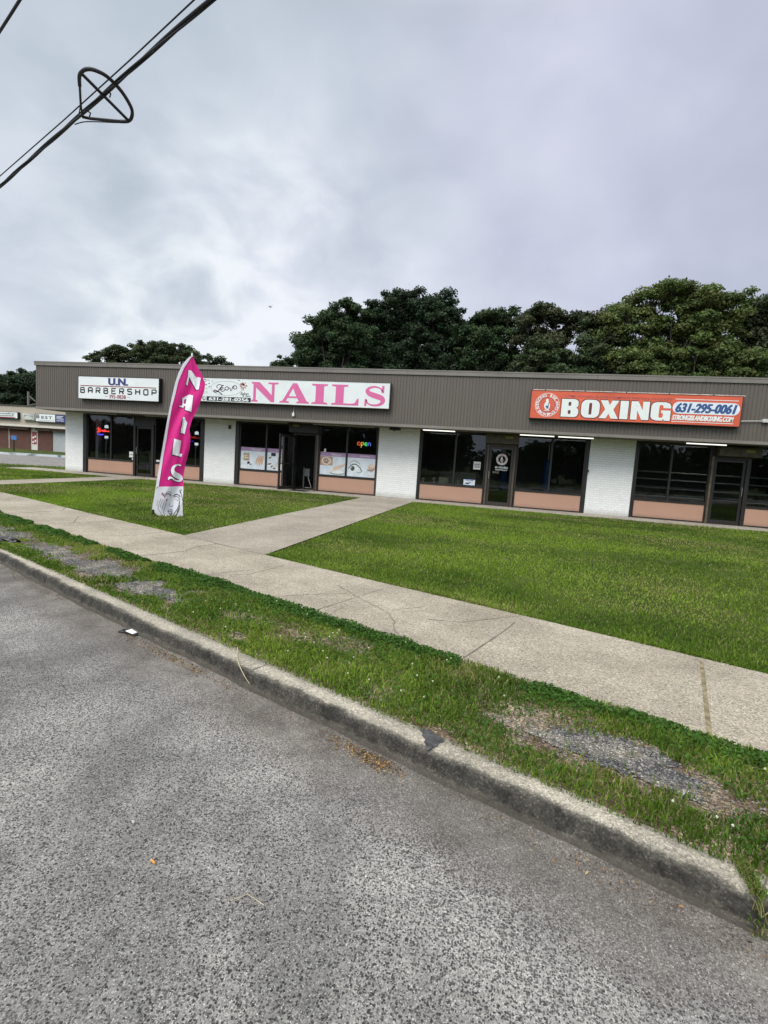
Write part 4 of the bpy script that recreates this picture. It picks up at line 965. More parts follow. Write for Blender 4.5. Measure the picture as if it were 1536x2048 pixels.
def neon(name, label, cat, strokes_):
    T = thing(name, label, cat)
    for nm, pts, c, r_, es in strokes_:
        b_ = MB(); b_.tube([(p[0], YG + .12, p[1]) for p in pts], r_, 6); b_.build(nm, plain('neon_%d_%d_%d' % tuple(int(k_*9) for k_ in c), c, .4, 0, emit=(*c, 1), es=es), T)
    return T
ox, oz = -5.95, 1.86
neon('open_neon', 'small rainbow open neon sign in the right salon window', 'neon sign', [
    ('neon_tube', [*ell(ox + .09, oz + .07, .055, .06, 12), (ox + .145, oz + .07)], (1., .12, .05), .0065, 2.5),
    ('neon_tube', [(ox + .19, oz - .08), (ox + .19, oz + .12), (ox + .25, oz + .125), (ox + .29, oz + .07), (ox + .25, oz + .01), (ox + .20, oz + .02)], (1., .6, .05), .0065, 2.5),
    ('neon_tube', [(ox + .33, oz + .06), (ox + .43, oz + .065), (ox + .40, oz + .12), (ox + .35, oz + .12), (ox + .325, oz + .06), (ox + .36, oz), (ox + .43, oz + .01)], (.1, 1., .3), .0065, 2.5),
    ('neon_tube', [(ox + .47, oz), (ox + .47, oz + .11), (ox + .52, oz + .12), (ox + .55, oz + .09), (ox + .55, oz)], (.15, .25, 1.), .0065, 2.5)])
def barberneon(ox, oz, k, label):
    s_ = lambda pts: [(ox + a_, oz + b_) for a_, b_ in pts]
    T = neon('barber_neon', label, 'neon sign', [
        ('neon_tube', s_(smooth([(.0,.30),(.1,.36),(.06,.18),(.02,.16),(.12,.27),(.2,.33),(.13,.26),(.19,.2),(.08,.17)], 3)), (1., .06, .05), .011, 2.5*k),
        ('neon_tube', s_(smooth([(.2,.2),(.26,.27),(.3,.2),(.33,.27),(.38,.18),(.42,.3),(.44,.2),(.5,.24),(.54,.2),(.6,.25),(.64,.19)], 3)), (1., .06, .05), .011, 2.5*k),
        ('neon_tube', s_([(.04,.08),(.2,.06),(.34,.08)]), (.08, .06, 1.), .02, 2.5*k)])
    b_ = MB(); b_.tube([(ox + .47, YG + .15, oz - .08), (ox + .47, YG + .15, oz + .02)], .07, 10); b_.tube([(ox + .47, YG + .15, oz + .36), (ox + .47, YG + .15, oz + .46), (ox + .47, YG + .15, oz + .49)], [.075, .075, .03], 10)
    b_.build('barber_pole', plain('lit_white_pole', (.9, .9, .9), .4, 0, emit=(.9, .93, 1, 1), es=.9*k), T)
    b_ = MB(); b_.tube([(ox + .45, YG + .16, oz - .08), (ox + .40, YG + .2, oz - .6), (ox + .42, YG + .2, oz - .95)], .012, 6); b_.build('cord', M_WHITE, T)
barberneon(-17.78, 1.60, 1., 'lit red and blue barber neon sign in the left barbershop window')
barberneon(-13.35, 1.55, .12, 'dim barber neon sign in the window between feather flag and pier')
def sheet(name, label, cat, xa, xb, za, zb, mat, extra=()):
    T = thing(name, label, cat); b_ = MB(); b_.box(xa, xb, YP - .002, YP, za, zb); b_.build('sheet', mat, T)
    for nm, m2, m_ in extra: put(nm, m2, YP - .0035, m_, T)
    return T
sheet('paper_notice', 'white paper notice low in the barbershop window beside its door', 'notice', -16.0, -15.8, .78, 1.02, M_WHITE, [('lettering', fit(text2('HOURS', .03), -15.98, -15.82, .87, .92), M_INK)])
sheet('small_card', 'small white card at the barbershop sill left of its door', 'card', -15.86, -15.72 - .02, .68, .74, M_WHITE)
sheet('price_card', 'small white card at the sill just right of the barbershop door', 'card', -14.66, -14.50, .68, .75, M_WHITE)
sheet('notice_board', 'white printed notice on the boxing window left of the door', 'notice', -1.47, -1.22, 1.25, 1.53, plain('notice_paper', (.6, .6, .58), .5, .1), [('lettering', fit(text2('HOURS', .04), -1.44, -1.25, 1.40, 1.46), M_INK), ('line', rect(-1.44, -1.25, 1.32, 1.34), M_INK), ('line', rect(-1.44, -1.25, 1.36, 1.375), M_INK)])
sheet('blue_placard', 'blue and white placard in the lower corner of the boxing window', 'placard', -1.78, -1.37, .66, .88, plain('placard_white', (.62, .68, .74), .5), [('lettering', fit(text2('WELCOME', .03), -1.72, -1.43, .82, .86), M_BLUE), ('picture', poly([(-1.74,.72),(-1.66,.76),(-1.55,.74),(-1.6,.79),(-1.5,.77),(-1.62,.70)]), M_INK), ('border', join2(rect(-1.78, -1.37, .865, .88), rect(-1.78, -1.37, .66, .672)), M_BLUE)])
# door decal of the boxing shop: printed on its pane
dec = thing('door_decal', 'round boxing emblem and phone number on the boxing door glass', 'decal')
YD = YW + .058
put('emblem_disc', loops2([ell(-.49, 1.66, .20, .20, 30), ell(-.49, 1.66, .12, .12, 24)]), YD, plain('decal_red_white', (.62, .36, .34), .5, .3, 50), dec)
emblem(dec, -.49, 1.66, .20, YD - .002, M_INK, M_LET, M_NAVY)
put('lettering', fit(text2('631-295-0061', .07), -.71, -.27, 1.34, 1.41), YD, M_LET, dec); put('lettering', fit(text2('STRONGISLANDBOXING.COM', .05), -.70, -.28, 1.27, 1.31), YD, M_LET, dec)
mb = MB(); mb.box(-.78, -.56, YD - .004, YD, 1.17, 1.185); mb.box(-.78, -.56, YD - .004, YD, 1.205, 1.22); mb.build('mail_slot', plain('brass', (.35, .3, .2), .4, metal=.6), dec)
# sill objects of the boxing shop
mb = MB(); mb.box(-2.70, -2.34, YG + .08, YG + .2, .66, .88); mb.box(-2.68, -2.36, YG + .06, YG + .08, .69, .86)
mb.box(-2.72, -2.32, YG + .05, YG + .3, .60, .655)
tag(mb.build('cream_monitor', plain('cream_plastic', (.55, .50, .38), .5), bevel=.02), 'cream coloured box on the sill of the left boxing window', 'monitor')
for i, (xx, hh) in enumerate(((-3.28, .16), (-2.88, .2), (-1.99, .17))):
    mb = MB(); mb.tube([(xx, YG + .1, .655), (xx, YG + .1, .67), (xx, YG + .1, .68), (xx, YG + .1, .655 + hh*.5), (xx, YG + .1, .655 + hh*.6), (xx, YG + .1, .655 + hh)], [.05, .05, .015, .015, .05, .06], 10)
    mb.box(xx - .06, xx + .06, YG + .04, YG + .16, .64, .656)
    tag(mb.build('trophy', plain('silver_cup', (.55, .56, .58), .35, metal=.3), smooth=False), ['small silver trophy at the far left of the boxing sill', 'silver trophy left of the cream box on the boxing sill', 'thin silver trophy right of the cream box on the sill'][i], 'trophy', 'trophies on the boxing shop sill')
# low shelf carrying the sill things
mb = MB(); mb.box(-3.40, -1.06, YG + .03, YG + .34, .56, .64); mb.box(-3.4, -3.36, YG + .03, YG + .34, .012, .56); mb.box(-1.10, -1.06, YG + .03, YG + .34, .012, .56)
tag(mb.build('display_shelf', M_FRAME), 'dark display shelf behind the left boxing window', 'shelf')
# boxing ring inside the last shop
T = thing('boxing_ring', 'boxing ring with four white ropes inside the rightmost shop', 'boxing ring')
for z_ in (.66, .98, 1.31, 1.60):
    b_ = MB(); b_.tube([(3.6, 22.2, z_), (9.9, 22.2, z_), (9.9, 25.2, z_), (3.6, 25.2, z_), (3.6, 22.2, z_)], .021, 6); b_.build('rope', plain('white_rope', (.75, .75, .75), .6, emit=(1, 1, 1, 1), es=0.0), T)
for xx, yy in ((3.5, 22.1), (10.0, 22.1), (3.5, 25.3), (10.0, 25.3)): b_ = MB(); b_.box(xx - .06, xx + .06, yy - .06, yy + .06, .012, 1.75); b_.build('post', plain('blue_post', (.04, .05, .12), .5), T)
b_ = MB(); b_.box(3.4, 10.1, 22.0, 25.4, .012, .35); b_.build('platform', M_FRAME, T)
# interior lamps that are lit
for k_, (xx, yy, L_, lab) in enumerate(((-6.6, 21.0, .3, 'small lit ceiling lamp seen through the right salon window'), (-9.2, 21.5, .3, 'small lit ceiling lamp seen through the left salon window'), (-5.7, 20.6, .3, 'lit ceiling lamp near the open neon sign'), (6.0, 21.2, 1.2, 'lit ceiling tube inside the shop with the boxing ring'), (-1.9, 21.5, 1.2, 'lit ceiling tube inside the boxing shop'))):
    T = thing('ceiling_lamp', lab, 'lamp', 'ceiling lamps inside the shops'); b_ = MB(); b_.box(xx, xx + L_, yy, yy + .12, 2.68, 2.748); b_.build('housing', M_WHITE, T)
    b_ = MB(); b_.box(xx + .02, xx + L_ - .02, yy + .01, yy + .11, 2.655, 2.678); b_.build('diffuser', plain('inner_lamp', (.9, .9, .9), .4, 0, emit=(1, .97, .9, 1), es=9.), T)
def chair(x, y, rz, mat, name, label, cat, parts=True):
    T = thing(name, label, cat, None); T.location = (x, y, .012); T.rotation_euler = (0, 0, rz)
    b_ = MB(); b_.box(-.25, .25, -.25, .25, .42, .52); b_.build('seat', mat, T, bevel=.03); b_ = MB(); b_.box(-.24, .24, .2, .28, .52, 1.1); b_.build('backrest', mat, T, bevel=.03)
    b_ = MB(); b_.tube([(0, 0, .03), (0, 0, .42)], .05, 8); b_.tube([(0, 0, .0), (0, 0, .03)], .24, 14); b_.build('base', D.materials['steel'], T)
    for s_ in (-1, 1): b_ = MB(); b_.box(s_*.27-.03, s_*.27+.03, -.2, .22, .62, .67); b_.build('armrest', M_BLACK, T)
chair(-7.75, 20.6, .4, plain('red_vinyl', (.25, .03, .03), .4), 'salon_chair', 'red vinyl salon chair seen through the open door', 'chair')
chair(-16.5, 20.9, -.3, plain('grey_vinyl', (.30, .31, .32), .4), 'barber_chair', 'pale barber chair behind the left barbershop window', 'chair')
chair(-14.9, 21.2, .2, plain('black_vinyl', (.03, .03, .03), .4), 'barber_chair', 'black barber chair behind the barbershop door', 'chair')
T = thing('folding_stand', 'white folding sandwich board just inside the salon doorway', 'sandwich board')
b_ = MB(); b_.box(-8.24, -8.19, 19.6, 19.65, .02, .85); b_.box(-8.19, -7.97, 19.61, 19.64, .52, .82); b_.build('board', plain('dull_board', (.16, .16, .16), .6), T)
b_ = MB(); b_.tube([(-8.08, 19.7, .55), (-7.93, 19.75, .06), (-8.2, 19.75, .05)], .014, 6); b_.build('leg', M_WHITE, T)
def bag(x, y, z0, z1, label):
    T = thing('punching_bag', label, 'punching bag', 'punching bags inside the boxing shop'); b_ = MB(); b_.tube([(x, y, z0), (x, y, z0 + .05), (x, y, z1 - .05), (x, y, z1)], [.13, .17, .17, .13], 14)
    b_.build('bag', plain('blue_vinyl', (.03, .07, .20), .35), T); b_ = MB(); b_.tube([(x, y, z1), (x, y, 2.75)], .012, 5); b_.build('chain', D.materials['steel'], T)
bag(1.15, 20.2, .45, 1.75, 'blue punching bag hanging behind the right boxing window'); bag(-.42, 20.6, .5, 1.3, 'blue punching bag seen low through the boxing door glass')
chair(-6.6, 21.4, 1.2, D.materials['grey_vinyl'], 'salon_chair', 'grey salon chair behind the right salon window', 'chair')
chair(-9.6, 21.0, -.8, D.materials['red_vinyl'], 'salon_chair', 'red salon chair behind the left salon window', 'chair')
mb = MB(); mb.box(-3.1, -1.6, 22.4, 22.9, .012, 1.0); mb.box(-3.15, -1.55, 22.35, 22.95, 1.0, 1.04); tag(mb.build('reception_counter', plain('counter_grey', (.30, .30, .30), .5)), 'pale reception counter deep inside the boxing shop', 'counter')
mb = MB(); mb.box(-17.98, -17.84, 19.35, 19.5, .66, 2.4); tag(mb.build('curtain', plain('grey_curtain', (.42, .45, .45), .8)), 'pale curtain strip at the left edge of the barbershop window', 'curtain')
mb = MB(); mb.box(-16.35, -15.5, 24.9, 25.48, .9, 1.9); tag(mb.build('wall_mirror', plain('blue_grey_mirror', (.10, .13, .22), .3)), 'blue grey poster board on the back wall of the barbershop', 'mirror')
T = thing('flower_vase', 'dried brown flowers in a vase at the sill of the rightmost shop', 'flowers')
b_ = MB(); b_.tube([(4.32, YG + .16, .50), (4.32, YG + .16, .62), (4.32, YG + .16, .68)], [.06, .07, .04], 10); b_.build('vase', plain('tan_vase', (.3, .22, .12), .5), T)
b_ = MB()
for k_ in range(16):
    a_ = rnd.uniform(0, 6.3); r_ = rnd.uniform(.03, .15); p = Vector((4.32 + r_*math.cos(a_), YG + .16 + .3*r_*math.sin(a_), .70 + rnd.uniform(0, .14))); b_.tube([(4.32, YG + .16, .66), p], .003, 4)
    for j in range(4): b_.add([p + Vector((rnd.uniform(-.03, .03), rnd.uniform(-.02, .02), rnd.uniform(-.03, .03))) for _ in range(3)], [(0,1,2)])
b_.build('dried_blooms', plain('dried_petals', (.40, .28, .17), .7, .4, 30), T)
mb = MB(); mb.box(4.0, 4.7, YG + .05, YG + .3, .46, .50); mb.box(4.0, 4.04, YG + .05, YG + .3, .012, .46); mb.box(4.66, 4.7, YG + .05, YG + .3, .012, .46)
tag(mb.build('low_bench', M_FRAME), 'low dark bench under the dried flowers', 'bench')
mb = MB(); mb.box(-8.25, -7.55, 18.2, 18.75, .002, .014); tag(mb.build('door_mat', M_BLACK), 'black mat on the apron before the salon door', 'mat')
mb = MB(); mb.tube([(-7.15, YG - .03, 1.55), (-7.15, YG - .03, 1.66)], [.035, .04], 10); mb.box(-7.2, -7.1, YG - .06, YG - .004, 1.53, 1.55)
tag(mb.build('paper_cup', M_WHITE), 'white cup on the ledge above the feet poster', 'cup')

# ------------------------------------------------------------------ feather flag on the lawn
FB = np.array([*G(325, 1031, -.05), -.05]); FN = np.array([FB[0], FB[1], 0.]) ; FN /= np.linalg.norm(FN)
def onflag(u, v, off=0.0):
    d = ray(u, v); C0 = np.array([0, 0, CH]); t_ = (FB - C0) @ FN / (d @ FN); p = C0 + t_ * d
    return p - FN * off
def fp(zx, zy): return 280 + zx * .17585, 690 + zy * .17585
def interp(tab, y):
    for (y0, x0), (y1, x1) in zip(tab[:-1], tab[1:]):
        if y <= y1: return x0 + (x1 - x0) * (y - y0) / (y1 - y0)
    return tab[-1][1]
FL = [(118,590),(150,545),(200,500),(310,440),(430,400),(560,370),(700,340),(850,310),(1020,280),(1250,240),(1480,200),(1700,165),(1860,135),(1900,150),(1950,200),(1980,300)]
FI = [(118,598),(150,575),(260,500),(420,432),(560,400),(700,362),(880,330),(1060,302),(1260,264),(1450,236),(1610,210),(1980,175)]
FRt = [(118,604),(150,610),(220,640),(330,700),(440,742),(520,730),(640,690),(760,640),(850,592),(950,562),(1060,575),(1180,565),(1350,520),(1480,497),(1600,495),(1700,490),(1800,482),(1900,486),(1980,497)]
def depth(zx, zy):
    l, r_ = interp(FL, zy), interp(FRt, zy); u = (zx - l) / max(10, r_ - l); e = min(1, (zy - 118) / 500)
    return e * (.035 * math.sin(u * 5.2 + zy * .0042) + .05 * math.exp(-((u - .70 - .0001 * (zy - 1000)) / .07) ** 2) * math.sin(zy * .0035 + .6) + .02 * math.sin(u * 11 + zy * .009)) * min(1, max(0, u) * 3)
def fpt(zx, zy, off=0.0): return onflag(*fp(zx, zy), depth(zx, zy) + off)
def cloth(zy0, zy1, L_, R_, nrow, ncol, off=0.0, botfn=None):
    vs = []
    for i in range(nrow + 1):
        zy = zy0 + (zy1 - zy0) * i / nrow
        for j in range(ncol + 1):
            s_ = j / ncol; yy = zy
            if botfn: yy = zy0 + (botfn(s_) - zy0) * i / nrow
            a_, b_ = interp(L_, yy), interp(R_, yy); vs.append(tuple(fpt(a_ + (b_ - a_) * s_, yy, off)))
    c1 = ncol + 1
    return vs, [(i*c1+j, (i+1)*c1+j, (i+1)*c1+j+1, i*c1+j+1) for i in range(nrow) for j in range(ncol)]
T = thing('feather_flag', 'tall magenta feather flag with white letters standing on the lawn', 'flag')
def clothm(name, c, tr=.15):
    mt, t = newmat(name); o = t.obj(); col = t.mix(t.noise(o, 9, 5, .6), tuple(k_ * .88 for k_ in c), c)
    wv = t.bump(t.noise(t.n('ShaderNodeMapping', i={0: o, 3: (1., 1., .35)}).outputs[0], 11, 4, .6), .35, .03)
    p = t.n('ShaderNodeBsdfPrincipled', i={'Base Color': col, 'Roughness': .55, 'Normal': wv, 'Specular IOR Level': .3})
    tl = t.n('ShaderNodeBsdfTranslucent', i={0: col}); mx_ = t.n('ShaderNodeMixShader', i={0: tr, 1: p.outputs[0], 2: tl.outputs[0]})
    oo = t.n('ShaderNodeOutputMaterial'); t.nt.links.new(mx_.outputs[0], oo.inputs[0]); return mt
M_MAG, M_FW = clothm('magenta_cloth', (.80, .026, .28)), clothm('white_cloth', (.83, .83, .90), .10)
mb = MB(); v_, f_ = cloth(118, 1610, FI, FRt, 70, 14); mb.add(v_, f_); mb.build('cloth', M_MAG, T, smooth=True)
mb = MB(); v_, f_ = cloth(1610, 1985, [(1600,210),(1700,170),(1860,138),(1985,300)], FRt, 24, 14, 0, lambda s_: 1870 + 105 * min(1, s_ * 2.4) ** .7 + 8 * s_); 
def base_bottom(s_): return 1868 + 100 * (1 - (1 - min(1, s_ / .45)) ** 2) + 10 * s_
FL2 = [(1600,208),(1700,166),(1860,136),(2000,136)]
v_, f_ = cloth(1610, 1985, FL2, FRt, 24, 14, 0, base_bottom); mb.add(v_, f_); mb.build('bottom_panel', M_FW, T, smooth=True)
mb = MB(); v_, f_ = cloth(114, 1611, FL, [(y_, x_ + 2) for y_, x_ in FI], 90, 3, .012); mb.add(v_, f_); mb.build('sleeve', M_FW, T, smooth=True)
pol = [tuple(onflag(*fp(interp(FL, zy) + 8, zy), -.012)) for zy in range(118, 1861, 60)] + [tuple(onflag(*fp(150, 1900), -.012)), tuple(onflag(*fp(152, 1930), -.012) + np.array([0, 0, -.05]))]
mb = MB(); mb.tube(pol, .011, 8); mb.build('pole', M_WHITE, T, smooth=True)
e0 = onflag(*fp(592, 118)); mb = MB(); mb.tube([e0 + np.array([0, 0, -.03]), e0 + np.array([0, 0, .02]), e0 + np.array([0, 0, .05])], [.018, .02, .006], 8); mb.build('finial', M_WHITE, T)
e0 = onflag(*fp(150, 1900)); mb = MB(); mb.tube([e0 + np.array([0, 0, .05]), np.array([e0[0], e0[1], -.10])], .02, 8); mb.tube([np.array([e0[0]-.06, e0[1], -.03]), np.array([e0[0]+.07, e0[1]-.02, -.035])], .012, 6); mb.build('ground_spike', M_BLACK, T)
def on_cloth(m2, off):
    bm = bmesh.new(); vv = [bm.verts.new((x, y, 0)) for x, y in m2[0]]
    for f in m2[1]:
        try: bm.faces.new([vv[i] for i in f])
        except ValueError: pass
    bmesh.ops.triangulate(bm, faces=bm.faces[:])
    for _ in range(4):
        es = [e for e in bm.edges if e.calc_length() > 22]
        if not es: break
        bmesh.ops.subdivide_edges(bm, edges=es, cuts=1); bmesh.ops.triangulate(bm, faces=bm.faces[:])
    bm.verts.ensure_lookup_table(); bm.verts.index_update()
    vs = [tuple(fpt(v.co.x, v.co.y, off)) for v in bm.verts]; fs = [[v.index for v in f.verts][::-1] for f in bm.faces]; bm.free()
    return vs, fs
fletters = {
 'N': [[(552,285),(583,292),(650,380),(655,362),(692,378),(668,505),(640,512),(560,365),(540,462),(523,452),(543,362)]],
 'A': [[(480,605),(520,582),(560,562),(604,575),(583,762),(512,738),(518,690),(500,695),(495,712),(445,700),(452,688),(475,692),(484,660)], [(497,665),(520,668),(528,610),(505,620)]],
 'I': [[(487,820),(510,820),(515,850),(538,885),(520,960),(508,1012),(462,1000),(466,960),(478,910),(484,860)]],
 'L': [[(388,1065),(470,1090),(446,1235),(484,1240),(468,1272),(368,1245),(376,1150)]],
 'S_': [[(470,1360),(420,1352),(378,1380),(356,1430),(372,1478),(420,1505),(452,1535),(400,1540),(366,1500),(352,1482),(330,1500),(316,1522),(340,1540),(372,1535),(420,1560),(470,1552),(492,1525),(470,1500),(468,1440),(462,1400)], [(388,1440),(412,1400),(452,1392),(440,1410),(402,1430)]]}
fletters.pop('S_'); _s = smooth([(468,1372,9),(425,1364,15),(382,1388,24),(372,1432,34),(398,1472,46),(440,1495,48),(468,1522,34),(448,1546,20),(400,1540,13),(365,1512,16),(335,1510,22),(320,1532,8)], 4)
fletters['S'] = None
for k_, lp in fletters.items():
    m2 = loops2(lp) if lp else stroke([(p[0], p[1]) for p in _s], [p[2] * 1.25 for p in _s])
    if not lp: m2 = (m2[0], [f[::-1] for f in m2[1]])
    b_ = MB(); b_.add(*on_cloth(xf(m2, lambda x_, y_: (x_ - 8, y_ + 7)), .006)); b_.build('letter_shadow', plain('flag_black', (.012, .004, .012), .6), T, smooth=True)
    b_ = MB(); b_.add(*on_cloth(m2, .011)); b_.build('letter', plain('flag_white', (.84, .84, .90), .6, .03), T)
dr = []
def dl_(pts, w_=5): dr.append(stroke(smooth(pts, 4), w_))
dl_([(285,1690),(320,1665),(355,1680)], 5); dl_([(290,1705),(310,1690),(345,1700),(350,1722)], 9); dl_([(380,1720),(410,1698),(445,1712),(455,1730)], 8); dl_([(385,1735),(400,1722),(440,1735),(452,1755)], 5); dl_([(400,1752),(425,1765),(450,1758)], 4)
dl_([(450,1650),(470,1700),(488,1790)], 5); dl_([(330,1800),(340,1835),(365,1842),(378,1825)], 4)
dl_([(315,1895),(330,1880),(358,1875),(365,1890),(335,1900),(318,1895)], 6); dl_([(325,1910),(345,1925),(365,1905)], 6)
dl_([(240,1740),(222,1790),(205,1850),(230,1900),(262,1940)], 4); dl_([(262,1750),(240,1800),(228,1850)], 4); dl_([(285,1770),(262,1820),(250,1870)], 4); dl_([(300,1790),(285,1840),(270,1900),(285,1945)], 4)
dl_([(450,1770),(440,1830),(400,1900),(370,1955)], 6); dl_([(438,1850),(420,1910),(400,1960)], 6); dl_([(450,1820),(440,1880),(385,1960)], 5); dl_([(365,1900),(355,1955)], 6); dl_([(205,1760),(190,1830)], 3); dl_([(470,1640),(455,1690)], 6)
b_ = MB(); b_.add(*on_cloth(join2(*dr), .008)); b_.build('face_drawing', D.materials['flag_black'], T)
nl = [poly(ell(a_, c_, 6, 16, 8, .35)) for a_, c_ in ((252,1690),(268,1702),(280,1718),(303,1762))]
b_ = MB(); b_.add(*on_cloth(join2(*nl), .009)); b_.build('painted_nails', plain('nail_red', (.28, .02, .08), .4), T)

# ------------------------------------------------------------------ overhead cables
ZCB = 5.6
def cable(name, pts, zt, r_, label, mat, wob=0.0):
    gp = [np.array(G(u, v, zt)) for u, v in pts]; d0 = (gp[0] - gp[1]) / np.linalg.norm(gp[0] - gp[1]); d1 = (gp[-1] - gp[-2]) / np.linalg.norm(gp[-1] - gp[-2])
    P = [(*(gp[0] + d0 * k_), zt + .0006 * k_ * k_) for k_ in (40, 28, 18, 10, 5, 2)] + [(*g_, zt) for g_ in gp] + [(*(gp[-1] + d1 * k_), zt + .0006 * k_ * k_) for k_ in (2, 5, 10, 18, 28, 40)]
    b_ = MB(); b_.tube(P, r_, 8); return tag(b_.build(name, mat, smooth=True), label, 'cable')
M_CAB = plain('black_cable', (.016, .015, .02), .6, .2)
T = thing('overhead_cable', 'thick black bundled utility cable crossing the upper left sky', 'cable')
gp = [np.array(G(u, v, ZCB)) for u, v in [(0, 372), (80, 302), (160, 230), (240, 159), (330, 80), (425, -2)]]
d0 = (gp[0]-gp[1]) / np.linalg.norm(gp[0]-gp[1]); d1 = (gp[-1]-gp[-2]) / np.linalg.norm(gp[-1]-gp[-2])
full = [(*(gp[0]+d0*k_), ZCB) for k_ in (40, 20, 8)] + [(*g_, ZCB) for g_ in gp] + [(*(gp[-1]+d1*k_), ZCB) for k_ in (8, 20, 40)]
dense = []
for a_, b_ in zip(full[:-1], full[1:]):
    k_ = max(1, int(math.dist(a_, b_) / .15)); dense += [tuple(a_[i] + (b_[i]-a_[i])*j/k_ for i in range(3)) for j in range(k_)]
for ph, r_, nm in ((0, .016, 'cable_strand'), (2.1, .011, 'cable_strand'), (4.2, .009, 'cable_strand')):
    b_ = MB(); b_.tube([(p[0], p[1] + .016 * math.cos(i * .28 + ph), p[2] + .016 * math.sin(i * .28 + ph)) for i, p in enumerate(dense)], r_, 6); b_.build(nm, M_CAB, T, smooth=True)
cable('thin_cable', [(0, 352), (130, 238), (260, 120), (390, -2)], ZCB + .25, .0085, 'thin black wire running beside the bundled cable', M_CAB)
cable('corner_cable', [(0, 62), (20, 31), (42, -4)], ZCB + .1, .014, 'short dark cable across the top left corner of the sky', M_CAB)
T = thing('cable_storage_hoop', 'black half round cable storage hoop hanging on the thick utility cable', 'cable hoop')
hp = lambda zx, zy: (*G(zx * .2995, zy * .2995, ZCB), ZCB - .02)
b_ = MB(); b_.tube([hp(*p) for p in smooth([(532,560),(530,500),(545,468),(575,450),(620,452),(690,482),(745,525),(805,590),(852,660),(882,725),(878,775),(855,798),(800,800)], 4)], .021, 8); b_.build('hoop', M_CAB, T, smooth=True)
b_ = MB(); b_.tube([hp(542,476), hp(856,792)], .018, 6); b_.build('crossbar', M_CAB, T)
b_ = MB(); b_.tube([hp(530,520), hp(540,700), hp(552,770)], .014, 6); b_.build('arm', M_CAB, T); b_ = MB(); b_.tube([hp(548,768), hp(600,780), hp(810,800)], .018, 6); b_.build('arm', M_CAB, T)
for a_ in ((725,605), (590,735)): b_ = MB(); b_.tube([hp(a_[0]-25, a_[1]-15), hp(a_[0]+15, a_[1]+8), hp(a_[0]+8, a_[1]+32)], .008, 6); b_.build('clamp', M_CAB, T)
b_ = MB(); b_.tube([hp(*p) for p in smooth([(500,820),(560,803),(650,802),(800,808),(860,796)], 3)], .007, 6); b_.build('cable_tail', M_CAB, T)
b_ = MB(); b_.tube([hp(*p) for p in smooth([(525,760),(535,700),(532,640)], 3)], .006, 6); b_.build('cable_tail', M_CAB, T)
# gull
bx_, bz_ = PY(540, 614, 60.); b_ = MB()
W1 = [(-.45,0,.02),(-.25,.05,.10),(-.05,.05,.03),(-.05,-.08,.03),(-.22,-.05,.08)]; W2 = [(.42,0,.20),(.22,.05,.13),(.05,.05,.03),(.05,-.08,.03),(.2,-.05,.12)]
b_.add([(bx_+a_, 60+c_, bz_+d_) for a_, c_, d_ in W1], [(0,1,2,3,4)]); b_.add([(bx_+a_, 60+c_, bz_+d_) for a_, c_, d_ in W2], [(0,4,3,2,1)])
b_.tube([(bx_-.05, 59.7, bz_+.03), (bx_-.02, 59.85, bz_+.03), (bx_, 60, bz_+.02), (bx_+.03, 60.2, bz_), (bx_+.05, 60.32, bz_)], [.01, .045, .06, .04, .015], 8)
tag(b_.build('bird', plain('dark_feathers', (.08, .08, .09), .7)), 'small dark bird gliding in the grey sky', 'bird')

# ------------------------------------------------------------------ neighbouring building at the left
YN = 43.0
def NP(u, v): return PY(u, v, YN)
nb = thing('far_shop_building', 'tan shop building with closed brown shutters beyond the parking lot', 'building')
xA, xB = NP(-160, 880)[0], NP(260, 900)[0]; zB, zT = -.15, NP(65, 814)[1]; zF = NP(65, 852)[1]
mb = MB(); mb.box(xA, xB, YN - .6, YN + 12, zF, zT); mb.build('fascia', plain('tan_stucco', (.42, .37, .30), .85, .08, .6), nb)
mb = MB(); mb.box(xA, xB, YN - .7, YN - .6, zF - .14, zF + .06); mb.build('fascia_trim', plain('cream_trim', (.62, .58, .52), .7), nb)
mb = MB(); mb.box(xA, xB, YN, YN + 12, zB, zF); mb.build('wall', plain('pale_wall', (.62, .60, .55), .8, .1), nb)
mb = MB(); mb.box(xA - .1, xB, YN - .7, YN - .55, zT, zT + .09); mb.build('coping', plain('dark_coping', (.06, .055, .05), .6), nb)
def shutter(u0, u1, m_):
    a_, b_ = NP(u0, 880)[0], NP(u1, 880)[0]; s_ = MB(); n_s = 26; zt_ = zF - .42
    for i in range(n_s):
        z0_ = zB + .02 + (zt_ - zB) * i / n_s; h_ = (zt_ - zB) / n_s
        s_.add([(a_, YN - .02, z0_), (b_, YN - .02, z0_), (b_, YN - .055, z0_ + h_*.5), (a_, YN - .055, z0_ + h_*.5), (b_, YN - .02, z0_ + h_), (a_, YN - .02, z0_ + h_)], [(0,1,2,3),(3,2,4,5)])
    o = s_.build('roller_shutter', m_, nb); s_ = MB(); s_.box(a_, b_, YN - .35, YN - .005, zt_, zF - .1); s_.build('shutter_box', plain('shutter_hood', (.14, .08, .06), .6, .2), o)
M_SH = plain('brown_shutter', (.125, .055, .040), .6, .15, 2.)
shutter(-90, 17.5, M_SH); shutter(19.5, 62.5, M_SH); shutter(76, 106.5, M_SH); shutter(108, 145, plain('grey_shutter', (.45, .47, .48), .5, .1)); shutter(150, 240, M_SH)
mb = MB(); mb.box(NP(64.5, 880)[0], NP(73.5, 880)[0], YN - .03, YN - .004, NP(69, 888)[1], NP(69, 864)[1]); w_ = thing('wall_poster', 'red and white poster on the pillar between brown shutters', 'poster')
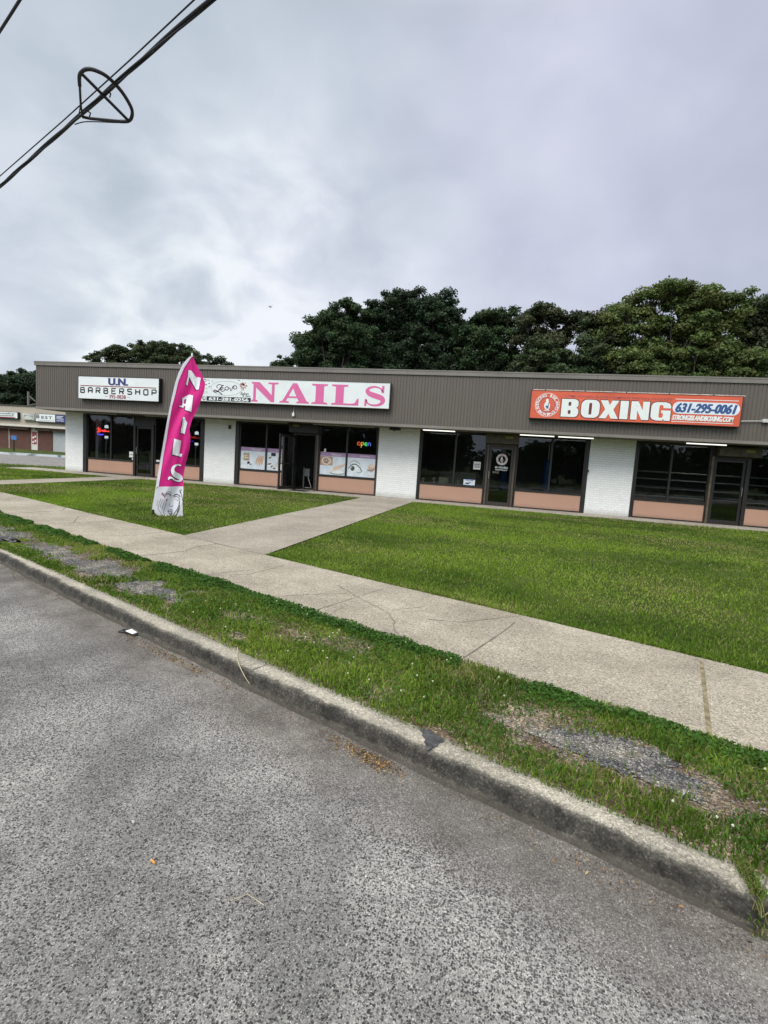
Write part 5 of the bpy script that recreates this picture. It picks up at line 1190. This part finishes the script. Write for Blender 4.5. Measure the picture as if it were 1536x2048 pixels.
mb.build('sheet', plain('red_poster', (.30, .06, .06), .6, .4, 3.), w_); put('picture', join2(*[poly(ell(NP(u, 880)[0], NP(u, v)[1], .12, .10, 10)) for u, v in ((67, 875), (71, 873), (71.5, 882), (67, 884))]), YN - .034, M_LET, w_)
def farsign(name, label, u0, v0, u1, v1, face, fm=M_BLACK, dp=.3):
    T = thing(name, label, 'sign'); a_, zt_ = PY(u0, v0, YN - .9); b_2, zb_ = PY(u1, v1, YN - .9); s_ = MB(); s_.box(a_, b_2, YN - .88, YN - .6, zb_ - .08, zt_ + .04); s_.build('sign_box', fm, T)
    put('sign_face', rect(a_ + .04, b_2 - .04, zb_, zt_), YN - .885, face, T); return T, a_, b_2, zb_, zt_
T, a_, b_2, zb_, zt_ = farsign('jewelry_sign', 'black and white jewelry sign at the left picture edge', -45, 821, 35, 836.5, M_SIGNW)
put('lettering', fit(text2('Elite Jewelry', .02), a_ + .9, b_2 - .35, zb_ + (zt_-zb_)*.52, zt_ - .05), YN - .89, M_INK, T); put('strip', rect(a_ + .6, b_2 - .5, zb_ + (zt_-zb_)*.27, zb_ + (zt_-zb_)*.46), YN - .889, plain('grey_strip', (.25, .25, .25), .6), T)
put('strip', rect(a_ + .04, b_2 - .3, zb_, zb_ + (zt_-zb_)*.14), YN - .889, M_MAR, T)
T, a_, b_2, zb_, zt_ = farsign('faded_sign', 'small faded white sign between jewelry and best signs', 44, 826.5, 69, 839, plain('faded_face', (.52, .55, .52), .6, .3, 1.), plain('faded_edge', (.4, .38, .33), .6))
put('picture', join2(stroke([(a_+.1, zb_+.1), (a_+.5, zt_-.15), (b_2-.3, zb_+.25), (b_2-.1, zb_+.35)], .05), poly(ell(a_+.3, zb_+.35, .12, .06, 8))), YN - .889, plain('grey_strip', (.25, .25, .25), .6), T)
T, a_, b_2, zb_, zt_ = farsign('best_sign', 'white sign reading best with a navy panel at its right end', 70.5, 827.5, 131, 845.5, M_SIGNW)
f2 = lambda u: a_ + (b_2 - a_) * u; g2 = lambda v: zt_ - (zt_ - zb_) * v
put('panel', rect(f2(.655), f2(.99), g2(1), g2(0)), YN - .889, M_NAVY, T); put('lettering', fit(text2('B', .05), f2(.03), f2(.14), g2(.60), g2(.06)), YN - .889, M_INK, T); put('lettering', fit(text2('EST', .05, 0, 1.3), f2(.20), f2(.56), g2(.62), g2(.25)), YN - .889, M_INK, T)
put('lettering', fit(text2('www.best.com', .0), f2(.08), f2(.62), g2(.92), g2(.74)), YN - .889, plain('grey_strip', (.25,.25,.25), .6), T)
put('lettering', join2(*[rect(f2(.70), f2(.70 + l_), g2(v + .07), g2(v)) for v, l_ in ((.15, .22), (.33, .18), (.50, .24), (.76, .25))]), YN - .891, M_LET, T)
# blue parking sign
gx_, gy_ = G(28, 903, -.02); T = thing('parking_sign', 'blue parking sign on a dark post before the brown shutters', 'sign')
zt_ = PY(28, 872, gy_)[1]; sc_ = gy_ / 17.86
b_ = MB(); b_.tube([(gx_, gy_, -.05), (gx_, gy_, zt_)], .045, 8); b_.build('post', M_BLACK, T)
a0, z_a = PY(24, 871, gy_); a1, z_b = PY(34.5, 880, gy_); b_ = MB(); b_.box(a0, a1, gy_ - .08, gy_ - .05, z_b, z_a); b_.build('sign_plate', plain('blue_plate', (.05, .17, .42), .5), T)
# roof mast
a0, z_a = PY(57, 783, YN + 2); b_ = MB(); b_.box(a0 - .07, a0 + .07, YN + 1.9, YN + 2.04, zT - .4, z_a); b_.tube([(a0, YN + 2, z_a - .4), (a0 + .9, YN + 2, z_a - 1.0)], .04, 6); b_.tube([(a0, YN + 2, zT + .3), (a0 + 1.1, YN + 2, zT + .5)], .04, 6)
b_.box(a0 - .3, a0 + .2, YN + 1.7, YN + 1.9, zT + .1, zT + .25)
tag(b_.build('roof_mast', plain('mast_grey', (.13, .135, .125), .6)), 'grey mast with brackets on the roof of the tan building', 'mast')

# ------------------------------------------------------------------ trees
M_BARK = plain('bark', (.07, .06, .05), .9, .3, 8., bumps=.5)
M_FOL = m_leaf('foliage', .25, .6, .25)
def tree(label, x, y, top, clumps, colr, leafn=230, leafs=.088, trunk=.28, name='tree', group='trees behind the shop row', flat=.55, dense=1.0, fork=.4, cat='tree'):
    """clumps: (px,pz,rx,rz) in world x / z around the tree, y jittered"""
    T = thing(name, label, cat, group); T.location = (x, y, -.3)
    b_ = MB(); hub = Vector((0, 0, top * fork)); b_.tube([(0, 0, -.2), (.05, .03, top * fork * .5), hub], [trunk, trunk * .85, trunk * .7], 8)
    Cs, Ns, Ss, Cl = [], [], [], []
    for (cx, cz, rx, rz) in clumps:
        cy = rnd.uniform(-1, 1) * rx * 1.1; c = Vector((cx - x, cy, cz + .3)); midp = hub.lerp(c, .5) + Vector((rnd.uniform(-.3, .3), rnd.uniform(-.3, .3), rnd.uniform(.0, .5)))
        rb = trunk * .38 * min(1, rx / 1.5); b_.tube([hub + Vector((0, 0, -rnd.uniform(0, .8))), hub.lerp(midp, .5) + Vector((0, 0, .15)), midp, c], [rb, rb * .75, rb * .5, rb * .22], 6)
        nsub = max(4, int(11 * rx)); 
        for k_ in range(nsub):
            d = Vector((rnd.gauss(0, 1), rnd.gauss(0, 1), rnd.gauss(0, 1))); d.normalize(); r_ = rnd.uniform(.3, 1.12)
            sc0 = c + Vector((d.x * rx * r_, d.y * rx * r_, d.z * rz * r_)); sr = rx * rnd.uniform(.26, .46)
            b_.tube([c.lerp(midp, .3), c.lerp(sc0, .5) + Vector((0, 0, .05)), sc0], [rb * .25, rb * .16, .012], 4)
            nl_ = int(leafn * dense * sr * sr * 5.4 + 16); q = nr.normal(size=(nl_, 3)); q /= np.linalg.norm(q, axis=1)[:, None]; q *= nr.uniform(.15, 1.5, (nl_, 1)) ** .8
            q *= np.array([sr, sr, sr * flat]); Cs.append(q + np.array(sc0))
            nn = q / (np.linalg.norm(q, axis=1)[:, None] + 1e-6) * .7 + nr.normal(0, .6, (nl_, 3)) + np.array([0, 0, .6]); Ns.append(nn / np.linalg.norm(nn, axis=1)[:, None])
            Ss.append(nr.uniform(.6, 1.35, nl_) * leafs); g_ = rnd.uniform(.72, 1.35); Cl.append(np.array(colr) * g_ * nr.uniform(.7, 1.35, (nl_, 1)) * np.array([1 + rnd.uniform(-.12, .18), 1, 1]))
    b_.build('trunk', M_BARK, T, smooth=True)
    leaves('crown', np.concatenate(Cs), np.concatenate(Ns), np.concatenate(Ss), np.concatenate(Cl), M_FOL, T)
    return T
YT = 38.0
def crown(outline, Yt, n, rmin, rmax, flat=.6, seed=1, low=None):
    """clumps filling a crown whose skyline is given by picture points"""
    r2 = random.Random(seed); pts = [PY(u, v, Yt) for u, v in outline]; out = []
    xs_ = [p[0] for p in pts]; x0, x1 = xs_[0], xs_[-1]; bot = low if low is not None else 5.2
    def topz(x_):
        for (a_, c_), (b_, d_) in zip(pts[:-1], pts[1:]):
            if x_ <= b_: return c_ + (d_ - c_) * (x_ - a_) / (b_ - a_ + 1e-9)
        return pts[-1][1]
    k_ = 0
    while len(out) < n and k_ < 5000:
        k_ += 1; r_ = r2.uniform(rmin, rmax); x_ = r2.uniform(x0 + r_ * .5, x1 - r_ * .5); tz = topz(x_)
        z_ = tz - r_ * flat - (0 if r2.random() < .45 else r2.uniform(0, max(.1, tz - bot)))
        if z_ < bot - .6: continue
        if all(math.hypot(x_ - c[0], (z_ - c[1]) * 1.2) > .33 * (r_ + c[2]) for c in out): out.append((x_, z_, r_, r_ * flat))
    return out, (x0 + x1) / 2, max(p[1] for p in pts)
def mk(label, outline, Yt, n, rmin, rmax, col, seed, flat=.6, name='tree', low=None, mult=2.0, **kw):
    c_, xm, tp = crown(outline, Yt, int(n * mult), rmin, rmax, flat, seed, low); tree(label, xm, Yt, tp, c_, col, name=name, **kw)
DK = (.040, .062, .030)
mk('broad round dark tree above the barbershop roof', [(168,724),(200,704),(240,688),(300,680),(350,684),(385,700),(402,722)], 42, 62, .6, 1.2, (.050, .070, .030), 3, .7, low=5.0, dense=1.2)
mk('low bushy treetop right of the feather flag tip', [(386,722),(405,712),(430,712),(452,724)], 44, 8, .6, 1.0, DK, 4, .6, low=6.2)
mk('small dark treetop alone above the nails sign', [(536,730),(555,716),(575,712),(600,720),(612,732)], 42, 8, .6, 1.0, DK, 5, .6, low=6.2)
mk('dark dense tree at the left end of the grove', [(600,700),(612,668),(640,640),(665,612),(690,600),(720,606),(742,640)], 37, 36, .8, 1.4, (.036, .062, .026), 6, .75, dense=1.25)
mk('tallest dark tree in the left part of the grove', [(725,640),(752,606),(790,586),(830,583),(870,592),(905,590),(918,625),(925,680)], 39, 46, .8, 1.45, (.030, .052, .026), 7, .8, dense=1.25)
mk('airy dark green tree between the tall grove trees', [(905,650),(930,624),(975,620),(1010,622),(1045,616),(1068,645)], 38, 26, .7, 1.2, (.042, .070, .030), 8, .5, dense=.95, mult=1.45)
mk('spreading olive tree with an open branching middle', [(1035,650),(1065,622),(1100,612),(1150,616),(1195,630),(1225,660)], 36, 30, .8, 1.35, (.052, .066, .032), 9, .5, dense=1.0, mult=1.35)
mk('tallest yellow green tree with layered airy branches', [(1203,650),(1225,618),(1262,598),(1300,582),(1345,570),(1405,566),(1440,590),(1475,606),(1495,640)], 35, 46, .8, 1.4, (.092, .122, .036), 10, .46, dense=1.0, fork=.35, mult=1.4)
mk('dark tree at the right picture edge', [(1470,650),(1500,614),(1530,600),(1580,580),(1640,610),(1680,660)], 37, 40, .8, 1.4, (.05, .072, .034), 11, .55, dense=1.1)
mk('understory bush behind the roof below the olive tree', [(1040,700),(1090,690),(1150,700),(1210,695),(1260,712)], 34, 26, .6, 1.1, (.045, .068, .028), 12, .55, name='bush', low=5.0, dense=1.2, cat='bush')
mk('bright green bush behind the roof below the tallest tree', [(1230,705),(1290,690),(1350,698),(1420,690),(1480,705),(1560,700)], 33.8, 34, .6, 1.1, (.080, .112, .034), 13, .5, name='bush', low=5.0, dense=1.2, cat='bush')
mk('dark understory bush at the left foot of the grove', [(630,712),(660,695),(720,695),(790,700),(850,705),(915,710),(960,700),(1040,705)], 41, 44, .8, 1.3, (.034, .054, .026), 14, .6, name='bush', low=5.2, dense=1.2, cat='bush')
mk('dark tree behind the tan building at the left edge', [(-60,752),(-20,745),(20,748),(45,740),(75,742),(110,760)], 62, 40, 1.2, 2.2, (.028, .046, .024), 15, .65, low=3.5, group=None, leafs=.17, dense=.5, fork=.3)
# woodland across the street, which the shop windows reflect
r3 = random.Random(5); Cs, Ns = [], []
for k_ in range(250):
    X0 = r3.uniform(-75, 60); h_ = r3.uniform(.2, 1.) ** 1.3 * (3.0 + 3.4 * math.sin(X0 * .21) ** 2 + 1.0 * math.sin(X0 * .9)); q = nr.normal(size=(260, 3)); q /= np.linalg.norm(q, axis=1)[:, None]; q *= nr.uniform(.5, 1, (260, 1)) * np.array([2.6, 2, 1.6])
    Cs.append(q + np.array([X0, -34 + r3.uniform(-4, 4), h_])); Ns.append(nr.normal(size=(260, 3)))
Cs = np.concatenate(Cs); Ns = np.concatenate(Ns); Ns /= np.linalg.norm(Ns, axis=1)[:, None]
tag(leaves('woodland', Cs, Ns, np.full(len(Cs), .38), np.array([.03, .045, .02]) * nr.uniform(.6, 1.4, (len(Cs), 1)), M_FOL), 'dark wood across the street, seen only as a reflection in the shop windows', 'woodland', kind='stuff')

# ------------------------------------------------------------------ litter on street and verge
ZL = ZST - .002
def gz(u, v, z=ZST - .012): return G(u, v, z)
cx_, cy_ = gz(268, 1271); T = thing('discarded_case', 'crushed black case with a white label lying in the gutter', 'litter'); T.location = (cx_, cy_, ZST - .01); T.rotation_euler = (0, 0, -.25)
b_ = MB(); b_.add([(-.09,-.045,0),(.07,-.05,0),(.09,.05,0),(-.06,.055,0),(-.085,-.04,.035),(.065,-.045,.028),(.085,.045,.04),(-.055,.05,.045)], [(3,2,1,0),(4,5,6,7),(0,1,5,4),(1,2,6,5),(2,3,7,6),(3,0,4,7)]); b_.build('case', M_BLACK, T, bevel=.006)
b_ = MB(); b_.add([(-.055,-.0445,.0345),(.045,-.0475,.030),(.055,.018,.0395),(-.045,.012,.0415)], [(0,1,2,3)]); b_.v = [(x_, y_, z_ + .0035) for x_, y_, z_ in b_.v]; b_.build('label', M_WHITE, T)
b_ = MB(); b_.tube([(-.09,-.03,.02),(-.125,-.05,.015),(-.12,.0,.02)], .012, 6); b_.build('flap', M_BLACK, T)
cx_, cy_ = gz(307, 1727, ZST - .02); T = thing('cigarette_butt', 'orange cigarette butt lying on the asphalt', 'cigarette butt')
b_ = MB(); b_.tube([(cx_ - .013, cy_ + .005, ZST - .013), (cx_ + .010, cy_ - .004, ZST - .013)], .0042, 10); b_.build('filter', plain('cork_paper', (.65, .28, .06), .6, .1, 200), T)
b_ = MB(); b_.tube([(cx_ - .0165, cy_ + .0063, ZST - .013), (cx_ - .0131, cy_ + .005, ZST - .013)], .0040, 10); b_.build('ash_end', plain('ash_paper', (.6, .5, .4), .7), T)
M_DL = plain('dry_leaf', (.42, .19, .075), .7, .3, 60); M_DL2 = plain('tan_dry_leaf', (.5, .33, .16), .7, .3, 60)
def dleaf(u, v, s_, rz, label, m_=M_DL, z=None):
    z = ZST - .01 if z is None else z; cx_, cy_ = G(u, v, z); pts = [(-.5,0,.1),(-.2,.22,.25),(.1,.16,.05),(.5,.02,.2),(.12,-.2,.22),(-.22,-.18,.02)]
    c_, s__ = math.cos(rz), math.sin(rz); b_ = MB(); V_ = [(cx_ + s_*(p[0]*c_-p[1]*s__), cy_ + s_*(p[0]*s__+p[1]*c_), z + s_*p[2] + .003) for p in pts]
    V_.append((cx_, cy_, z + .004)); b_.add(V_, [(0,1,6),(1,2,6),(2,3,6),(3,4,6),(4,5,6),(5,0,6)]); b_.tube([V_[0], (V_[0][0] - s_*.3*c_, V_[0][1] - s_*.3*s__, z + .004)], .0008, 4)
    return tag(b_.build('dry_leaf', m_), label, 'leaf', 'dry leaves on the street')
dleaf(1239, 1757, .042, 1.9, 'upright orange dry leaf near the right end of the curb')
dleaf(1180, 1729, .03, .4, 'small brown dry leaf left of the upright orange one', M_DL2)
dleaf(1200, 1722, .03, -.5, 'thin orange dry leaf against the curb foot')
dleaf(1364, 1817, .022, .9, 'small orange leaf scrap near the right picture edge')
dleaf(760, 1541, .04, .3, 'curled orange leaf below the dark curb patch', M_DL2)
dleaf(945, 1608, .02, .6, 'tiny orange leaf in the gutter near the middle of the curb')
for (u, v, s_, lab) in ((1259, 1776, .022, 'crumpled white scrap below the orange leaf'), (1353, 1831, .012, 'small white pebble near the right edge'), (1367, 1830, .012, 'white pebble beside its twin near the right edge'), (266, 1645, .014, 'pale pink scrap on the asphalt'), (438, 1484, .012, 'white pebble on the grey asphalt'), (732, 1754, .010, 'white pebble in front of the middle of the curb'), (163, 1210, .03, 'pale stone in the upper gutter')):
    cx_, cy_ = gz(u, v); b_ = MB(); V_ = [Vector((rnd.gauss(0, 1), rnd.gauss(0, 1), rnd.gauss(0, .6))).normalized() * s_ * rnd.uniform(.35, .6) for _ in range(12)]
    bm = bmesh.new(); [bm.verts.new(v_) for v_ in V_]; bmesh.ops.convex_hull(bm, input=bm.verts[:]); lo = [v_ for v_ in bm.verts if not v_.link_faces]; bmesh.ops.delete(bm, geom=lo, context='VERTS')
    me = D.meshes.new('pebble'); bm.to_mesh(me); bm.free(); me.materials.append(plain('pale_scrap', (.68, .66, .62), .7, .15, 90)); o = D.objects.new('pebble', me); COL.objects.link(o); o.location = (cx_, cy_, ZST - .012 + s_ * .3); tag(o, lab, 'pebble', 'pale pebbles and scraps on the street')
def twig(pts, r_, label, m_, z=None):
    P = [(*G(u, v, ZST - .008 if z is None else z), (ZST - .008 if z is None else z) + rnd.uniform(0, .004)) for u, v in pts]
    b_ = MB(); b_.tube(P, r_, 5); tag(b_.build('straw' if 'stem' in label else 'twig', m_), label, 'twig')
M_STRAW = plain('straw', (.50, .42, .27), .7, .2, 60)
twig([(1018,1637),(1030,1652),(1040,1665)], .0016, 'pale dry stem in the gutter before the right bare patch', M_STRAW); twig([(460,1803),(495,1790),(528,1812)], .0012, 'bent thin twig on the bottom asphalt', M_STRAW)
twig([(660,1462),(690,1453)], .0016, 'short pale stick left of the leaf pile', M_STRAW)
b_ = MB(); P = [(*G(475, 1300, -.05), -.03), (*G(474, 1316, -.05), -.045)]; g_ = G(480, 1337, -.06); P += [(*g_, -.05), (*G(495, 1362, -.12), -.12), (*G(513, 1383, ZST), ZST)]
b_.tube(smooth(P, 4), .0028, 6); tag(b_.build('straw', M_STRAW), 'long bent straw hanging over the curb edge', 'straw')
# drifts of plant litter in the gutter
Cs, Ns, Ss, Cl = [], [], [], []
for u, v, sp, cnt in ((725,1492,.10,420),(762,1512,.07,420),(350,1300,.16,420),(400,1325,.12,220),(290,1262,.15,120),(60,1150,.3,160),(135,1180,.25,110),(470,1360,.10,60),(1180,1728,.06,30),(1000,1618,.3,60),(1300,1790,.25,50),(640,1455,.2,70)):
    cx_, cy_ = G(u, v, ZST); a_ = nr.normal(0, 1, cnt) * sp; b_ = -np.abs(nr.normal(0, 1, cnt)) * .05 - .012
    cnt = cnt; xx = cx_ + a_; yy = np.minimum(np.array([cF(q_) for q_ in xx]) - .035 + b_, 99); Cs.append(np.stack([xx, yy, np.full(cnt, ZST + .0) + nr.uniform(-.002, .010, cnt)], 1)); nn = nr.normal(0, .45, (cnt, 3)) + [0, 0, 1]; Ns.append(nn / np.linalg.norm(nn, axis=1)[:, None])
    Ss.append(nr.uniform(.004, .012, cnt)); base = np.array([[.34, .19, .07], [.45, .32, .16], [.16, .09, .05], [.10, .07, .045]]); Cl.append(base[nr.integers(0, 4, cnt)] * nr.uniform(.6, 1.3, (cnt, 1)))
tag(leaves('leaf_litter', np.concatenate(Cs), np.concatenate(Ns), np.concatenate(Ss), np.concatenate(Cl), M_FOL, asp=.35), 'drifts of small brown plant litter along the curb foot', 'leaf litter', kind='stuff')
# loose grit standing proud of the asphalt and the bare soil
n = 2600; x = nr.uniform(-5, 1.8, n); o_ = np.abs(nr.normal(0, .45, n)) + .02; y = np.array([cF(q_) for q_ in x]) - .04 - o_; keep = y > .4; x, y = x[keep], y[keep]; n = len(x)
Vs, Fs = [], []
bm = bmesh.new(); bmesh.ops.create_icosphere(bm, subdivisions=1, radius=1); ic = np.array([v.co[:] for v in bm.verts]); icf = np.array([[v.index for v in f.verts] for f in bm.faces]); bm.free()
def grit(name, x, y, z, s_, label, m_):
    n = len(x); Vv = (ic[None] * nr.uniform(.6, 1.2, (n, 1, 3)) * s_[:, None, None] * np.array([1, 1, .6]) + np.stack([x, y, z], 1)[:, None, :]).reshape(-1, 3); Ff = (icf[None] + (np.arange(n) * len(ic))[:, None, None]).reshape(-1, 3)
    me = D.meshes.new(name); me.from_pydata(Vv.tolist(), [], Ff.tolist()); me.materials.append(m_); o = D.objects.new(name, me); COL.objects.link(o); tag(o, label, 'gravel', kind='stuff')
grit('street_grit', x, y, np.full(n, ZST - .012), nr.uniform(.0015, .0045, n), 'loose pale grit scattered over the street near the curb', plain('grit', (.30, .27, .24), .85, .6, 90))
n = 22000; x = nr.uniform(-8, 2.4, n); tt = nr.uniform(.05, .95, n); y = vB(x) + (vN(x) - vB(x)) * tt; kk = baremask(x, y) > .4; x, y = x[kk], y[kk]; n = len(x)
grit('verge_gravel', x, y, np.full(n, -.047), nr.uniform(.003, .008, n), 'dark gravel lying in the bare patches of the verge', plain('dark_gravel', (.20, .185, .165), .85, .8, 40))
# black bag at the left end of the verge
cx_, cy_ = G(12, 1083, -.05); b_ = MB(); bm = bmesh.new(); bmesh.ops.create_icosphere(bm, subdivisions=3, radius=1)
for v_ in bm.verts:
    c_ = v_.co; k_ = 1 + .25 * math.sin(c_.x * 7 + c_.y * 5) * math.cos(c_.z * 6 + c_.y * 9); v_.co = (c_.x * .20 * k_, c_.y * .10 * k_, max(-.01, c_.z * .07 * k_))
me = D.meshes.new('rubbish_bag'); bm.to_mesh(me); bm.free(); me.materials.append(plain('bag_film', (.012, .012, .014), .35)); o = D.objects.new('rubbish_bag', me); COL.objects.link(o); o.location = (cx_, cy_, -.05)
tag(o, 'crumpled black plastic bag on the verge at the left edge', 'bag')
# tuft of grass in the curb joint at the right edge
n = 500; x = nr.normal(.985, .012, n); y = np.array([cF(q_) for q_ in x]) - .035 + nr.uniform(-.02, .2, n); z = np.where(y < np.array([cF(q_) for q_ in x]) - .01, nr.uniform(ZST - .01, -.07, n), -.056)
tag(blades('joint_grass', x, y, z, nr.uniform(.02, .06, n), np.full(n, .004), gcol(n, x, y, np.full(n, .35)), M_GRASS, 1.2), 'grass tuft growing from the curb joint at the right edge', 'grass', kind='stuff')
